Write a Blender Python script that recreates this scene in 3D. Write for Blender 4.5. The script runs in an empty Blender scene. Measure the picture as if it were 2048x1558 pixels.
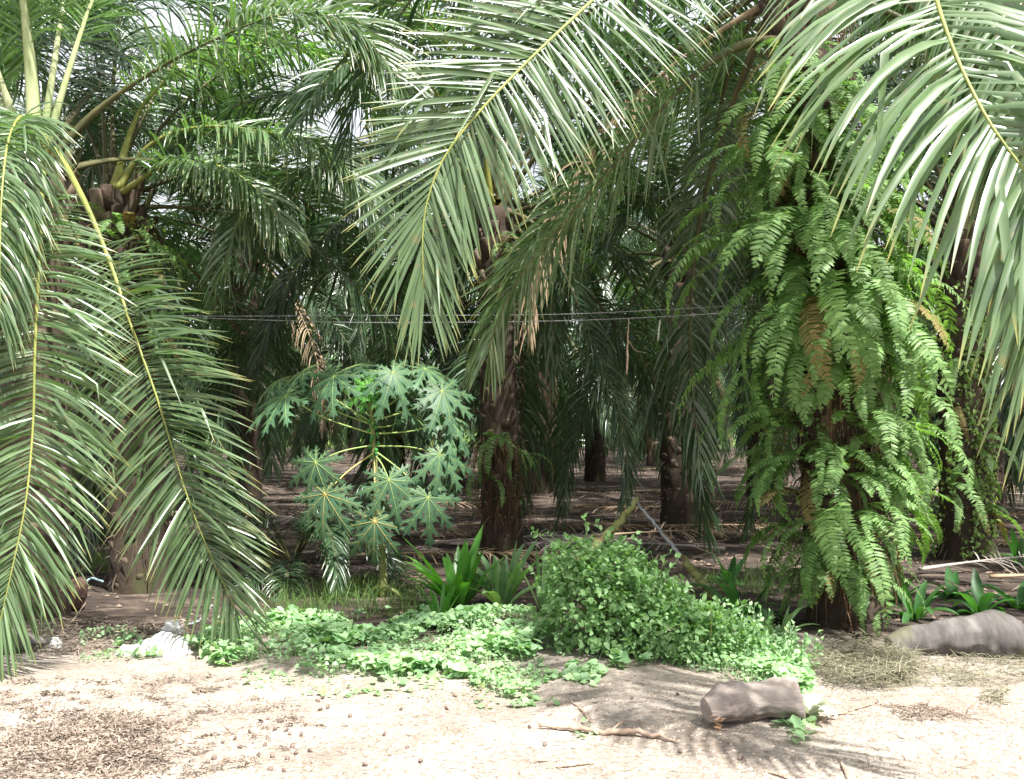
import bpy, math, random
import numpy as np
from mathutils import Vector, Matrix, noise as mnoise

R = math.radians
rng = np.random.default_rng(7)
random.seed(7)

# ------------------------------------------------------------------ camera
FPX = 1847.0                       # focal length in pixels of a 2048 wide picture
PITCH = R(2.2)
CAMH = 1.6
scene = bpy.context.scene
cam_d = bpy.data.cameras.new('camera')
cam = bpy.data.objects.new('camera', cam_d)
scene.collection.objects.link(cam)
scene.camera = cam
cam.location = (0, 0, CAMH)
cam.rotation_euler = (R(90) + PITCH, 0, 0)
cam_d.sensor_width = 36.0
cam_d.lens = 36.0 * FPX / 2048.0
cam_d.clip_start = 0.05
cam_d.clip_end = 2000

# ------------------------------------------------------------------ light
SUN_EL = R(60)
SUN_AZ = R(142)                    # clockwise from +Y (the view direction): to the right and a little behind
world = bpy.data.worlds.new('World')
scene.world = world
world.use_nodes = True
wn = world.node_tree
wn.nodes.clear()
sky = wn.nodes.new('ShaderNodeTexSky')
sky.sky_type = 'NISHITA'
sky.sun_disc = False
sky.sun_elevation = SUN_EL
sky.sun_rotation = SUN_AZ
sky.air_density = 0.8
sky.dust_density = 9.0
sky.ozone_density = 1.0
bg = wn.nodes.new('ShaderNodeBackground')
bg.inputs[1].default_value = 0.15
wo = wn.nodes.new('ShaderNodeOutputWorld')
# thin bright cloud over most of the sky
wtc = wn.nodes.new('ShaderNodeTexCoord'); wnz = wn.nodes.new('ShaderNodeTexNoise'); wnz.inputs['Scale'].default_value = 3.0; wnz.inputs['Detail'].default_value = 7
wn.links.new(wtc.outputs['Generated'], wnz.inputs['Vector'])
wr = wn.nodes.new('ShaderNodeValToRGB'); wr.color_ramp.elements[0].position = .36; wr.color_ramp.elements[0].color = (.65, .65, .65, 1); wr.color_ramp.elements[1].position = .56
wn.links.new(wnz.outputs['Fac'], wr.inputs[0])
wm = wn.nodes.new('ShaderNodeMix'); wm.data_type = 'RGBA'; wm.inputs[7].default_value = (3.2, 3.3, 3.5, 1)
wn.links.new(wr.outputs[0], wm.inputs[0]); wn.links.new(sky.outputs[0], wm.inputs[6])
wn.links.new(wm.outputs[2], bg.inputs[0])
wn.links.new(bg.outputs[0], wo.inputs[0])
sun_d = bpy.data.lights.new('sun', 'SUN')
sun_d.energy = 5.0
sun_d.angle = R(1.0)
sun_d.color = (1.0, 0.965, 0.91)
sun = bpy.data.objects.new('sun', sun_d)
scene.collection.objects.link(sun)
sdir = Vector((math.sin(SUN_AZ) * math.cos(SUN_EL), math.cos(SUN_AZ) * math.cos(SUN_EL), math.sin(SUN_EL)))
sun.rotation_euler = sdir.to_track_quat('Z', 'Y').to_euler()
scene.view_settings.view_transform = 'Standard'
scene.view_settings.look = 'None'
scene.view_settings.exposure = 1.4
scene.view_settings.gamma = 1.0
scene.cycles.max_bounces = 8
scene.cycles.transparent_max_bounces = 8

# ------------------------------------------------------------------ helpers
def nrm(a):
    a = np.asarray(a, float)
    return a / np.maximum(np.linalg.norm(a, axis=-1, keepdims=True), 1e-9)

def at(px, py, Y):
    """world point seen at pixel (px, py) of the photograph, at depth Y along the ground"""
    dx = (px - 1024) / FPX
    dy = (779 - py) / FPX
    c, s = math.cos(PITCH), math.sin(PITCH)
    vy = c - dy * s
    vz = s + dy * c
    k = Y / vy
    return np.array((dx * k, Y, CAMH + vz * k))

def gp(px, py):
    """ground point under pixel"""
    dx = (px - 1024) / FPX
    dy = (779 - py) / FPX
    c, s = math.cos(PITCH), math.sin(PITCH)
    vy = c - dy * s
    vz = s + dy * c
    k = -CAMH / vz
    return np.array((dx * k, vy * k))

def gh(x, y):
    """height of the ground"""
    x = np.asarray(x, float); y = np.asarray(y, float)
    h = 0.018 * np.sin(x * 2.1 + 0.7 * np.sin(y * 1.7)) * np.sin(y * 1.9 + 1.3)
    h = h + 0.010 * np.sin(x * 5.3 + 1.1 * np.sin(y * 4.1) + 2.0) * np.sin(y * 6.7 + x * 1.3)
    h = h + 0.005 * np.sin(x * 13.7 + y * 3.1) * np.sin(y * 15.1 - x * 4.4 + 0.4)
    h = h + 0.05 * np.exp(-((y - 6.9) / 0.6) ** 2) * (0.6 + 0.4 * np.sin(x * 1.3 + 0.4))
    return h

class Geo:
    def __init__(s):
        s.V = []; s.Q = []; s.T = []; s.r = []; s.u = []; s.n = 0; s.qm = []; s.tm = []
    def add(s, V, Q=None, T=None, r=0.5, u=0.0, m=0):
        V = np.asarray(V, float).reshape(-1, 3)
        k = len(V)
        s.V.append(V)
        s.r.append(np.broadcast_to(np.asarray(r, float), (k,)).copy())
        s.u.append(np.broadcast_to(np.asarray(u, float), (k,)).copy())
        if Q is not None and len(Q):
            Q = np.asarray(Q, int).reshape(-1, 4) + s.n
            s.Q.append(Q); s.qm.append(np.full(len(Q), m))
        if T is not None and len(T):
            T = np.asarray(T, int).reshape(-1, 3) + s.n
            s.T.append(T); s.tm.append(np.full(len(T), m))
        s.n += k
    def mesh(s, name, mats, smooth=True, origin=None):
        V = np.concatenate(s.V)
        if origin is not None:
            V = V - np.asarray(origin, float)
        me = bpy.data.meshes.new(name)
        Q = np.concatenate(s.Q) if s.Q else np.zeros((0, 4), int)
        T = np.concatenate(s.T) if s.T else np.zeros((0, 3), int)
        mi = np.concatenate([np.concatenate(s.qm) if s.qm else np.zeros(0, int), np.concatenate(s.tm) if s.tm else np.zeros(0, int)])
        me.vertices.add(len(V)); me.vertices.foreach_set('co', V.ravel())
        loops = np.concatenate([Q.ravel(), T.ravel()])
        me.loops.add(len(loops)); me.loops.foreach_set('vertex_index', loops.astype(np.int32))
        npoly = len(Q) + len(T)
        me.polygons.add(npoly)
        st = np.concatenate([np.arange(len(Q)) * 4, len(Q) * 4 + np.arange(len(T)) * 3])
        me.polygons.foreach_set('loop_start', st.astype(np.int32))
        me.polygons.foreach_set('material_index', mi.astype(np.int32))
        me.polygons.foreach_set('use_smooth', np.full(npoly, smooth))
        me.update(calc_edges=True)
        for nm, dat in (('rnd', np.concatenate(s.r)), ('along', np.concatenate(s.u))):
            a = me.attributes.new(nm, 'FLOAT', 'POINT')
            a.data.foreach_set('value', dat.astype(np.float32))
        for m in (mats if isinstance(mats, (list, tuple)) else [mats]):
            me.materials.append(m)
        me.validate()
        return me

def link(name, data, parent=None, loc=(0, 0, 0), rot=None, scale=None):
    o = bpy.data.objects.new(name, data)
    scene.collection.objects.link(o)
    o.location = tuple(float(c) for c in loc)
    if rot is not None: o.rotation_euler = rot
    if scale is not None: o.scale = scale if hasattr(scale, '__len__') else (scale,) * 3
    if parent is not None: o.parent = parent
    return o

def tag(o, label=None, cat=None, group=None, kind=None):
    if label: o['label'] = label
    if cat: o['category'] = cat
    if group: o['group'] = group
    if kind: o['kind'] = kind
    return o

def empty(name, loc, label, cat, group=None):
    o = link(name, None, loc=loc)
    o.empty_display_size = 0.1
    return tag(o, label, cat, group)

def spline(P, m):
    """Catmull-Rom through P, m points evenly spaced by length"""
    P = np.asarray(P, float)
    P = np.vstack([2 * P[0] - P[1], P, 2 * P[-1] - P[-2]])
    out = []
    for i in range(1, len(P) - 2):
        t = np.linspace(0, 1, 24, endpoint=False)[:, None]
        p0, p1, p2, p3 = P[i - 1], P[i], P[i + 1], P[i + 2]
        out.append(0.5 * ((2 * p1) + (-p0 + p2) * t + (2 * p0 - 5 * p1 + 4 * p2 - p3) * t ** 2 + (-p0 + 3 * p1 - 3 * p2 + p3) * t ** 3))
    out.append(P[-2][None])
    C = np.concatenate(out)
    L = np.concatenate([[0], np.cumsum(np.linalg.norm(np.diff(C, axis=0), axis=1))])
    s = np.linspace(0, L[-1], m)
    return np.stack([np.interp(s, L, C[:, k]) for k in range(3)], 1)

def tangents(P):
    return nrm(np.gradient(P, axis=0))

def tube(g, P, rad, sides=8, r=0.5, m=0, flat=1.0, bvec=None, cap=True, u=None, rough=0.0):
    P = np.asarray(P, float); n = len(P)
    rad = np.broadcast_to(np.asarray(rad, float), (n,))
    T = tangents(P)
    if bvec is None:
        h = np.array((0, 0, 1.0)) if abs(T[0][2]) < 0.9 else np.array((1.0, 0, 0))
        B = np.empty_like(P); b = nrm(np.cross(T[0], h))
        for i in range(n):
            b = nrm(b - T[i] * np.dot(b, T[i])); B[i] = b
    else:
        B = np.broadcast_to(bvec, P.shape); B = nrm(B - T * np.sum(B * T, 1, keepdims=True))
    N = np.cross(B, T)
    a = np.linspace(0, 2 * math.pi, sides, endpoint=False)
    rr = rad[:, None] * (1 + rough * rng.uniform(-1, 1, (n, sides)))
    V = P[:, None] + rr[..., None] * (np.cos(a)[None, :, None] * B[:, None] + flat * np.sin(a)[None, :, None] * N[:, None])
    i = np.arange(n - 1)[:, None]; j = np.arange(sides)[None]
    Q = np.stack([i * sides + j, i * sides + (j + 1) % sides, (i + 1) * sides + (j + 1) % sides, (i + 1) * sides + j], -1).reshape(-1, 4)
    V = V.reshape(-1, 3)
    uu = np.repeat(np.linspace(0, 1, n), sides) if u is None else np.full(n * sides, u)
    T3 = []
    if cap:
        c0 = len(V); V = np.vstack([V, P[:1], P[-1:]]); uu = np.concatenate([uu, [0, 1]])
        for k in range(sides):
            T3.append((c0, (k + 1) % sides, k))
            T3.append((c0 + 1, (n - 1) * sides + k, (n - 1) * sides + (k + 1) % sides))
    g.add(V, Q, T3, r=r, u=uu, m=m)

def ribbons(g, P, W, fold=0.25, r=None, m=0):
    """P n,k,3 centre lines; W n,k,3 half-width vectors"""
    n, k, _ = P.shape
    D = np.gradient(P, axis=1)
    N = nrm(np.cross(W + 1e-9, D))
    w = np.linalg.norm(W, axis=-1, keepdims=True)
    V = np.stack([P - W, P + N * w * fold, P + W], 2)
    if r is None: r = rng.random(n)
    rr = np.broadcast_to(r[:, None, None], (n, k, 3))
    uu = np.broadcast_to(np.linspace(0, 1, k)[None, :, None], (n, k, 3))
    b = (np.arange(n) * k * 3)[:, None, None]
    i = np.arange(k - 1)[None, :, None]; j = np.arange(2)[None, None]
    Q = np.stack([b + i * 3 + j, b + i * 3 + j + 1, b + (i + 1) * 3 + j + 1, b + (i + 1) * 3 + j], -1).reshape(-1, 4)
    g.add(V.reshape(-1, 3), Q, r=rr.ravel(), u=uu.ravel(), m=m)

def grow(p0, d0, L, k, grav, wig=0.0):
    n = len(p0); P = np.empty((n, k, 3)); p = p0.copy(); d = nrm(d0)
    L = np.broadcast_to(L, (n,)); grav = np.broadcast_to(grav, (n,))
    for j in range(k):
        P[:, j] = p
        p = p + d * (L / (k - 1))[:, None]
        d = d + np.array((0, 0, -1.0)) * (grav / (k - 1))[:, None]
        if wig: d = d + rng.normal(0, wig, d.shape)
        d = nrm(d)
    return P

def widths(P, w0, W0, prof):
    D = nrm(np.gradient(P, axis=1))
    W = W0[:, None] - D * np.sum(D * W0[:, None], -1, keepdims=True)
    return nrm(W) * np.asarray(prof)[None, :, None] * np.broadcast_to(w0, (len(P),))[:, None, None]

PROF6 = (0.40, 0.95, 1.0, 0.86, 0.55, 0.04)
PROF5 = (0.45, 1.0, 0.95, 0.65, 0.04)
PROF4 = (0.6, 1.0, 0.8, 0.05)

def leaflets(g, S, B=None, nhint=None, start=0.22, n=80, L=0.75, w=0.02, k=6, grav=0.7, ang=(68, 22), vee=(10, 16), jit=1.0, fold=0.3, twist=14, m=0, gap=0.0, lenfn=None, lastlen=0.55, asym=0.0):
    """two rows of leaflets along the rachis S (m,3)"""
    M = len(S); T = tangents(S)
    for s in (-1, 1):
        u = start + (1 - start) * np.linspace(0.0, 1.0, n) ** 0.92
        u = np.clip(u + rng.normal(0, 0.25 / n, n) * jit, 0, 1)
        if gap: 
            keep = rng.random(n) > gap; u = u[keep]
        nn = len(u); f = u * (M - 1); i0 = np.clip(f.astype(int), 0, M - 2); fr = (f - i0)[:, None]
        p = S[i0] * (1 - fr) + S[i0 + 1] * fr
        t = nrm(T[i0] * (1 - fr) + T[i0 + 1] * fr)
        if B is not None: b = np.broadcast_to(B, t.shape)
        else: b = np.cross(t, np.broadcast_to(nhint, t.shape))
        b = nrm(b - t * np.sum(b * t, 1, keepdims=True)); nv = np.cross(b, t)
        v = (u - start) / (1 - start)
        if lenfn is None:
            ln = L * np.interp(v, [0, 0.08, 0.25, 0.55, 0.85, 1], [0.35, 0.62, 0.95, 1.0, 0.78, lastlen])
        else: ln = L * lenfn(v)
        ln = ln * rng.uniform(0.88, 1.08, nn)
        av = np.interp(v, [0, 0.5, 1], [ang[0], (ang[0] * 0.6 + ang[1] * 0.4), ang[1]]) if len(ang) == 2 else np.interp(v, [0, .45, .8, 1], ang)
        a = np.radians(av * (1 + asym * s) + rng.normal(0, 3.5, nn) * jit)
        e = np.radians(vee[0] + rng.normal(0, vee[1], nn) * jit)
        d = np.cos(a)[:, None] * t + np.sin(a)[:, None] * (np.cos(e)[:, None] * b * s + np.sin(e)[:, None] * nv)
        P = grow(p, d, ln, k, grav * rng.uniform(0.7, 1.3, nn) * ln / L)
        kink = rng.random(nn) < .12; kj = rng.integers(2, k, nn)
        for q in np.where(kink)[0]:
            j = kj[q]; dl = np.linalg.norm(P[q, 1] - P[q, 0]); dd = nrm(P[q, j - 1] - P[q, j - 2] + np.array((0, 0, -1)) * dl * rng.uniform(.6, 2) + rng.normal(0, .3, 3) * dl)
            for j2 in range(j, k): P[q, j2] = P[q, j2 - 1] + dd * dl
        W0 = nrm(t - d * np.sum(t * d, 1, keepdims=True))
        tw = np.radians(rng.normal(0, twist, nn)); W1 = np.cross(nrm(d), W0)
        W0 = W0 * np.cos(tw)[:, None] + W1 * np.sin(tw)[:, None]
        prof = {6: PROF6, 5: PROF5, 4: PROF4}.get(k, PROF6)
        W = widths(P, w * rng.uniform(0.8, 1.15, nn) * np.interp(v, [0, .15, .8, 1], [0.55, 1, 1, 0.7]), W0, prof)
        ribbons(g, P, W * s, fold=fold * s, m=m)

# ------------------------------------------------------------------ materials
def newmat(name):
    m = bpy.data.materials.new(name); m.use_nodes = True
    nt = m.node_tree; nt.nodes.clear()
    return m, nt

def N(nt, typ, **kw):
    n = nt.nodes.new(typ)
    for k, v in kw.items():
        if k.startswith('i_'): n.inputs[k[2:].replace('_', ' ')].default_value = v
        else: setattr(n, k, v)
    return n

def mix(nt, fac, a, b, mode='MIX'):
    n = nt.nodes.new('ShaderNodeMix'); n.data_type = 'RGBA'; n.blend_type = mode
    for sock, val in ((n.inputs[0], fac), (n.inputs[6], a), (n.inputs[7], b)):
        if hasattr(val, 'is_output'): nt.links.new(val, sock)
        elif isinstance(val, (int, float)): sock.default_value = val
        else: sock.default_value = (*val, 1.0)
    return n.outputs[2]

def ramp(nt, src, stops):
    n = nt.nodes.new('ShaderNodeValToRGB'); e = n.color_ramp.elements
    while len(e) < len(stops): e.new(0.5)
    for q, (p, c) in zip(e, stops):
        q.position = p; q.color = (*c, 1.0) if hasattr(c, '__len__') else (c, c, c, 1.0)
    nt.links.new(src, n.inputs[0])
    return n.outputs[0]

def leafmat(name, ca, cb, tip=None, tipat=0.9, rough=0.38, trans=0.35, tcol=None, spec=0.5, spots=None, sheen=0.0):
    m, nt = newmat(name)
    at_r = N(nt, 'ShaderNodeAttribute', attribute_name='rnd')
    at_u = N(nt, 'ShaderNodeAttribute', attribute_name='along')
    col = mix(nt, at_r.outputs['Fac'], ca, cb)
    oi = N(nt, 'ShaderNodeObjectInfo')
    hs = N(nt, 'ShaderNodeHueSaturation')
    mr = N(nt, 'ShaderNodeMapRange'); mr.inputs[3].default_value = 0.78; mr.inputs[4].default_value = 1.22
    nt.links.new(oi.outputs['Random'], mr.inputs[0]); nt.links.new(mr.outputs[0], hs.inputs['Value'])
    nt.links.new(col, hs.inputs['Color']); col = hs.outputs[0]
    tc = N(nt, 'ShaderNodeTexCoord')
    nz = N(nt, 'ShaderNodeTexNoise'); nz.inputs['Scale'].default_value = 6.0; nz.inputs['Detail'].default_value = 4
    nt.links.new(tc.outputs['Object'], nz.inputs['Vector'])
    col = mix(nt, ramp(nt, nz.outputs['Fac'], [(0.35, 0.0), (0.7, 0.45)]), col, tuple(min(1, c * 1.5) for c in cb))
    if tip is not None:
        f = ramp(nt, at_u.outputs['Fac'], [(tipat - 0.12, 0.0), (min(1, tipat + 0.1), 1.0)])
        mm = N(nt, 'ShaderNodeMath', operation='MULTIPLY'); nt.links.new(f, mm.inputs[0])
        rr = ramp(nt, at_r.outputs['Fac'], [(0.3, 0.15), (0.8, 1.0)]); nt.links.new(rr, mm.inputs[1])
        col = mix(nt, mm.outputs[0], col, tip)
    if spots is not None:
        n2 = N(nt, 'ShaderNodeTexNoise'); n2.inputs['Scale'].default_value = 14.0; n2.inputs['Detail'].default_value = 3
        nt.links.new(tc.outputs['Object'], n2.inputs['Vector'])
        col = mix(nt, ramp(nt, n2.outputs['Fac'], [(0.60, 0.0), (0.72, 0.8)]), col, spots)
    p = N(nt, 'ShaderNodeBsdfPrincipled'); nt.links.new(col, p.inputs['Base Color'])
    p.inputs['Roughness'].default_value = rough; p.inputs['Specular IOR Level'].default_value = spec
    out = N(nt, 'ShaderNodeOutputMaterial')
    if trans > 0:
        t = N(nt, 'ShaderNodeBsdfTranslucent')
        tcc = mix(nt, 1.0, col, tcol or (1.6, 1.9, 0.5), 'MULTIPLY')
        nt.links.new(tcc, t.inputs['Color'])
        ms = N(nt, 'ShaderNodeMixShader'); ms.inputs[0].default_value = trans
        nt.links.new(p.outputs[0], ms.inputs[1]); nt.links.new(t.outputs[0], ms.inputs[2])
        nt.links.new(ms.outputs[0], out.inputs[0])
    else: nt.links.new(p.outputs[0], out.inputs[0])
    return m

def roughmat(name, stops, scale=8.0, stretch=(1, 1, 1), rough=0.85, bump=0.4, dist=0.02, detail=8, over=None, overscale=3.0, overr=(0.5, 0.62), useattr=False):
    m, nt = newmat(name)
    tc = N(nt, 'ShaderNodeTexCoord'); mp = N(nt, 'ShaderNodeMapping'); mp.inputs['Scale'].default_value = stretch
    nt.links.new(tc.outputs['Object'], mp.inputs[0])
    nz = N(nt, 'ShaderNodeTexNoise'); nz.inputs['Scale'].default_value = scale; nz.inputs['Detail'].default_value = detail; nz.inputs['Roughness'].default_value = 0.65
    nt.links.new(mp.outputs[0], nz.inputs['Vector'])
    col = ramp(nt, nz.outputs['Fac'], stops)
    if useattr:
        ar = N(nt, 'ShaderNodeAttribute', attribute_name='rnd')
        col = mix(nt, 0.65, col, ramp(nt, ar.outputs['Fac'], [(0.0, stops[0][1]), (1.0, stops[-1][1])]))
    if over is not None:
        n2 = N(nt, 'ShaderNodeTexNoise'); n2.inputs['Scale'].default_value = overscale; n2.inputs['Detail'].default_value = 6
        nt.links.new(tc.outputs['Object'], n2.inputs['Vector'])
        col = mix(nt, ramp(nt, n2.outputs['Fac'], [(overr[0], 0.0), (overr[1], 0.85)]), col, over)
    p = N(nt, 'ShaderNodeBsdfPrincipled'); nt.links.new(col, p.inputs['Base Color'])
    p.inputs['Roughness'].default_value = rough; p.inputs['Specular IOR Level'].default_value = 0.25
    bp = N(nt, 'ShaderNodeBump'); bp.inputs['Strength'].default_value = bump; bp.inputs['Distance'].default_value = dist
    nt.links.new(nz.outputs['Fac'], bp.inputs['Height']); nt.links.new(bp.outputs[0], p.inputs['Normal'])
    out = N(nt, 'ShaderNodeOutputMaterial'); nt.links.new(p.outputs[0], out.inputs[0])
    return m

M_palm = leafmat('palm_leaf', (0.058, 0.105, 0.048), (0.110, 0.175, 0.075), tip=(0.38, 0.33, 0.10), tipat=0.95, rough=0.33, trans=0.26, tcol=(1.4,1.8,.6), spec=0.8, spots=(0.16, 0.15, 0.07))
M_palm_young_sunlit = leafmat('sunlit_young_palm_leaf', (0.065, 0.14, 0.040), (0.12, 0.22, 0.060), rough=0.35, trans=0.42, tcol=(1.5, 1.8, .5), spec=0.6)  # young leaf; sunlight on it is put in as brighter colour and translucency
M_palm_shade = leafmat('palm_leaf_shade_tint', (0.027, 0.058, 0.028), (0.056, 0.101, 0.044), tip=(0.25, 0.24, 0.09), tipat=0.97, rough=0.33, trans=0.24, tcol=(1.4,1.8,.6), spec=0.8)  # darker copy of the palm leaf; the grove's shade is put into its colour
M_rachis = roughmat('palm_rachis', [(0.35, (0.16, 0.20, 0.050)), (0.65, (0.29, 0.29, 0.085))], scale=5, rough=0.45, bump=0.1)
M_petiole = roughmat('palm_petiole', [(0.3, (0.24, 0.30, 0.12)), (0.7, (0.42, 0.46, 0.27))], scale=6, stretch=(1, 1, 0.3), rough=0.45, bump=0.15, dist=0.005)
M_rachis_dark = roughmat('palm_rachis_shade_tint', [(0.35, (0.05, 0.055, 0.022)), (0.65, (0.11, 0.10, 0.045))], scale=5, rough=0.5, bump=0.1)  # darker copy of the rachis; shade on these fronds is painted in
M_dead = leafmat('dead_frond', (0.20, 0.14, 0.085), (0.36, 0.28, 0.19), rough=0.7, trans=0.15, tcol=(1, 0.9, 0.7), spec=0.2)
M_deadgrey = leafmat('grey_dead_frond', (0.22, 0.19, 0.17), (0.40, 0.36, 0.33), rough=0.7, trans=0.1, tcol=(1, 0.9, 0.8), spec=0.2)
M_trunk = roughmat('palm_trunk_bark', [(0.28, (0.022, 0.017, 0.013)), (0.5, (0.070, 0.050, 0.036)), (0.72, (0.17, 0.128, 0.092))], scale=9, stretch=(1, 1, 0.45), rough=0.9, bump=0.9, dist=0.03, useattr=True, over=(0.06, 0.075, 0.025), overscale=2.2, overr=(0.58, 0.70))
M_fibre = roughmat('trunk_fibre', [(0.3, (0.06, 0.035, 0.022)), (0.7, (0.21, 0.125, 0.075))], scale=14, rough=0.9, bump=0.3, useattr=True)
M_fern = leafmat('fern_leaf', (0.090, 0.175, 0.058), (0.175, 0.285, 0.100), rough=0.5, trans=0.38, tcol=(1.3, 1.6, 0.5), spec=0.35, tip=(0.16, 0.22, 0.05), tipat=0.97)
M_fernold = leafmat('fern_leaf_yellowing', (0.13, 0.14, 0.045), (0.19, 0.15, 0.06), rough=0.6, trans=0.3, tcol=(1.3, 1.1, 0.5), spec=0.25)
M_papaya = leafmat('papaya_leaf', (0.042, 0.105, 0.055), (0.072, 0.150, 0.080), rough=0.5, trans=0.25, tcol=(1.2, 1.6, 0.5), spec=0.35)
M_papnew = leafmat('young_papaya_leaf', (0.045, 0.20, 0.03), (0.08, 0.28, 0.04), rough=0.5, trans=0.4, tcol=(1.2, 1.6, 0.5), spec=0.35)
M_vein = roughmat('papaya_petiole', [(0.3, (0.22, 0.33, 0.09)), (0.7, (0.36, 0.44, 0.16))], scale=5, rough=0.5, bump=0.1)
M_veiny = roughmat('papaya_vein_yellow', [(0.3, (0.40, 0.34, 0.10)), (0.7, (0.52, 0.42, 0.16))], scale=5, rough=0.5, bump=0.1)
M_papstem = roughmat('papaya_stem', [(0.3, (0.11, 0.13, 0.04)), (0.7, (0.24, 0.26, 0.10))], scale=12, rough=0.7, bump=0.4, dist=0.01)
M_fruit = roughmat('green_fruit', [(0.3, (0.03, 0.16, 0.03)), (0.7, (0.06, 0.24, 0.05))], scale=5, rough=0.4, bump=0.05)
M_shrub = leafmat('shrub_leaf', (0.13, 0.25, 0.10), (0.25, 0.40, 0.18), rough=0.48, trans=0.35, tcol=(1.3, 1.6, 0.5), spec=0.4)
M_creep = leafmat('creeper_leaf', (0.13, 0.26, 0.12), (0.30, 0.44, 0.24), rough=0.45, trans=0.30, tcol=(1.2, 1.5, 0.6), spec=0.5, spots=(0.30, 0.30, 0.10))
M_strap = leafmat('strap_leaf', (0.050, 0.165, 0.025), (0.10, 0.26, 0.045), rough=0.35, trans=0.35, tcol=(1.3, 1.7, 0.4), spec=0.5)
M_strap2 = leafmat('strap_leaf_striped', (0.09, 0.19, 0.08), (0.20, 0.32, 0.15), rough=0.35, trans=0.3, tcol=(1.3, 1.6, 0.5), spec=0.5)
M_broad = leafmat('broad_leaf', (0.030, 0.095, 0.030), (0.06, 0.16, 0.045), rough=0.4, trans=0.3, tcol=(1.3, 1.7, 0.5), spec=0.5)
M_grass = leafmat('grass_blade', (0.05, 0.11, 0.03), (0.12, 0.19, 0.06), rough=0.5, trans=0.35, spec=0.3)
M_hay = leafmat('dry_grass_blade', (0.10, 0.105, 0.065), (0.27, 0.25, 0.175), rough=0.75, trans=0.15, tcol=(1, 1, 0.8), spec=0.2)
M_litter = leafmat('litter_strip', (0.075, 0.055, 0.043), (0.26, 0.20, 0.155), rough=0.8, trans=0.05, tcol=(1, 1, .8), spec=0.15)
M_husk = leafmat('fibre_husk', (0.10, 0.08, 0.066), (0.38, 0.31, 0.25), rough=0.8, trans=0.05, tcol=(1, 1, .8), spec=0.15)
M_wood = roughmat('pale_weathered_wood', [(0.28, (0.19, 0.155, 0.135)), (0.5, (0.32, 0.275, 0.245)), (0.75, (0.46, 0.41, 0.37))], scale=3.5, stretch=(0.5, 2.2, 2.2), rough=0.9, bump=1.0, dist=0.03, over=(0.12, 0.095, 0.08), overscale=7, overr=(0.55, 0.66))
M_cut = roughmat('broken_wood_end', [(0.3, (0.25, 0.14, 0.08)), (0.7, (0.45, 0.30, 0.19))], scale=12, stretch=(1, 3, 3), rough=0.8, bump=0.5, dist=0.01)
M_greylog = roughmat('grey_mossy_log', [(0.28, (0.055, 0.05, 0.048)), (0.5, (0.115, 0.105, 0.10)), (0.75, (0.21, 0.195, 0.185))], scale=3.2, stretch=(2.5, 0.8, 0.8), rough=0.9, bump=0.6, dist=0.02, over=(0.13, 0.13, 0.06), overscale=2.5, overr=(0.52, 0.66))  # grey log with moss; base colour darkened to stand in for shade
M_twig = roughmat('bare_twig', [(0.3, (0.22, 0.15, 0.11)), (0.7, (0.46, 0.35, 0.27))], scale=14, rough=0.85, bump=0.4, dist=0.006)
M_black = roughmat('charred_root', [(0.3, (0.018, 0.013, 0.010)), (0.7, (0.06, 0.042, 0.03))], scale=14, rough=0.9, bump=0.5, dist=0.01)
M_nut = roughmat('palm_nut', [(0.3, (0.07, 0.05, 0.042)), (0.7, (0.24, 0.185, 0.15))], scale=20, rough=0.7, bump=0.4, dist=0.005)
M_wire = roughmat('galvanised_wire', [(0.3, (0.14, 0.14, 0.145)), (0.7, (0.28, 0.28, 0.29))], scale=20, rough=0.5, bump=0.0)
M_plastic = roughmat('white_plastic_sack', [(0.3, (0.60, 0.60, 0.60)), (0.7, (0.80, 0.80, 0.79))], scale=10, rough=0.45, bump=0.5, dist=0.02, over=(0.38, 0.33, 0.27), overscale=9, overr=(.52, .66))
M_brownbag = roughmat('brown_husk_skin', [(0.3, (0.055, 0.032, 0.028)), (0.7, (0.14, 0.085, 0.07))], scale=8, rough=0.75, bump=0.5, dist=0.02)
M_pole = roughmat('grey_pole', [(0.3, (0.20, 0.21, 0.22)), (0.7, (0.36, 0.37, 0.38))], scale=10, rough=0.4, bump=0.1)
M_bluepipe = roughmat('blue_grey_pipe', [(0.3, (0.20, 0.30, 0.34)), (0.7, (0.32, 0.42, 0.46))], scale=10, rough=0.4, bump=0.05)
M_greenstick = roughmat('green_palm_stalk', [(0.3, (0.13, 0.14, 0.04)), (0.5, (0.24, 0.25, 0.09)), (0.75, (0.36, 0.32, 0.17))], scale=7, rough=0.6, bump=0.4, dist=0.01, over=(0.10, 0.06, 0.035), overscale=6, overr=(0.55, 0.62))
M_bleach = leafmat('bleached_leaf', (0.46, 0.50, 0.40), (0.62, 0.66, 0.55), rough=0.6, trans=0.2, tcol=(1, 1, .8), spec=0.3)
M_rail = roughmat('pale_rail', [(0.3, (0.5, 0.5, 0.53)), (0.7, (0.7, 0.7, 0.72))], scale=10, rough=0.6, bump=0.05)

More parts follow.
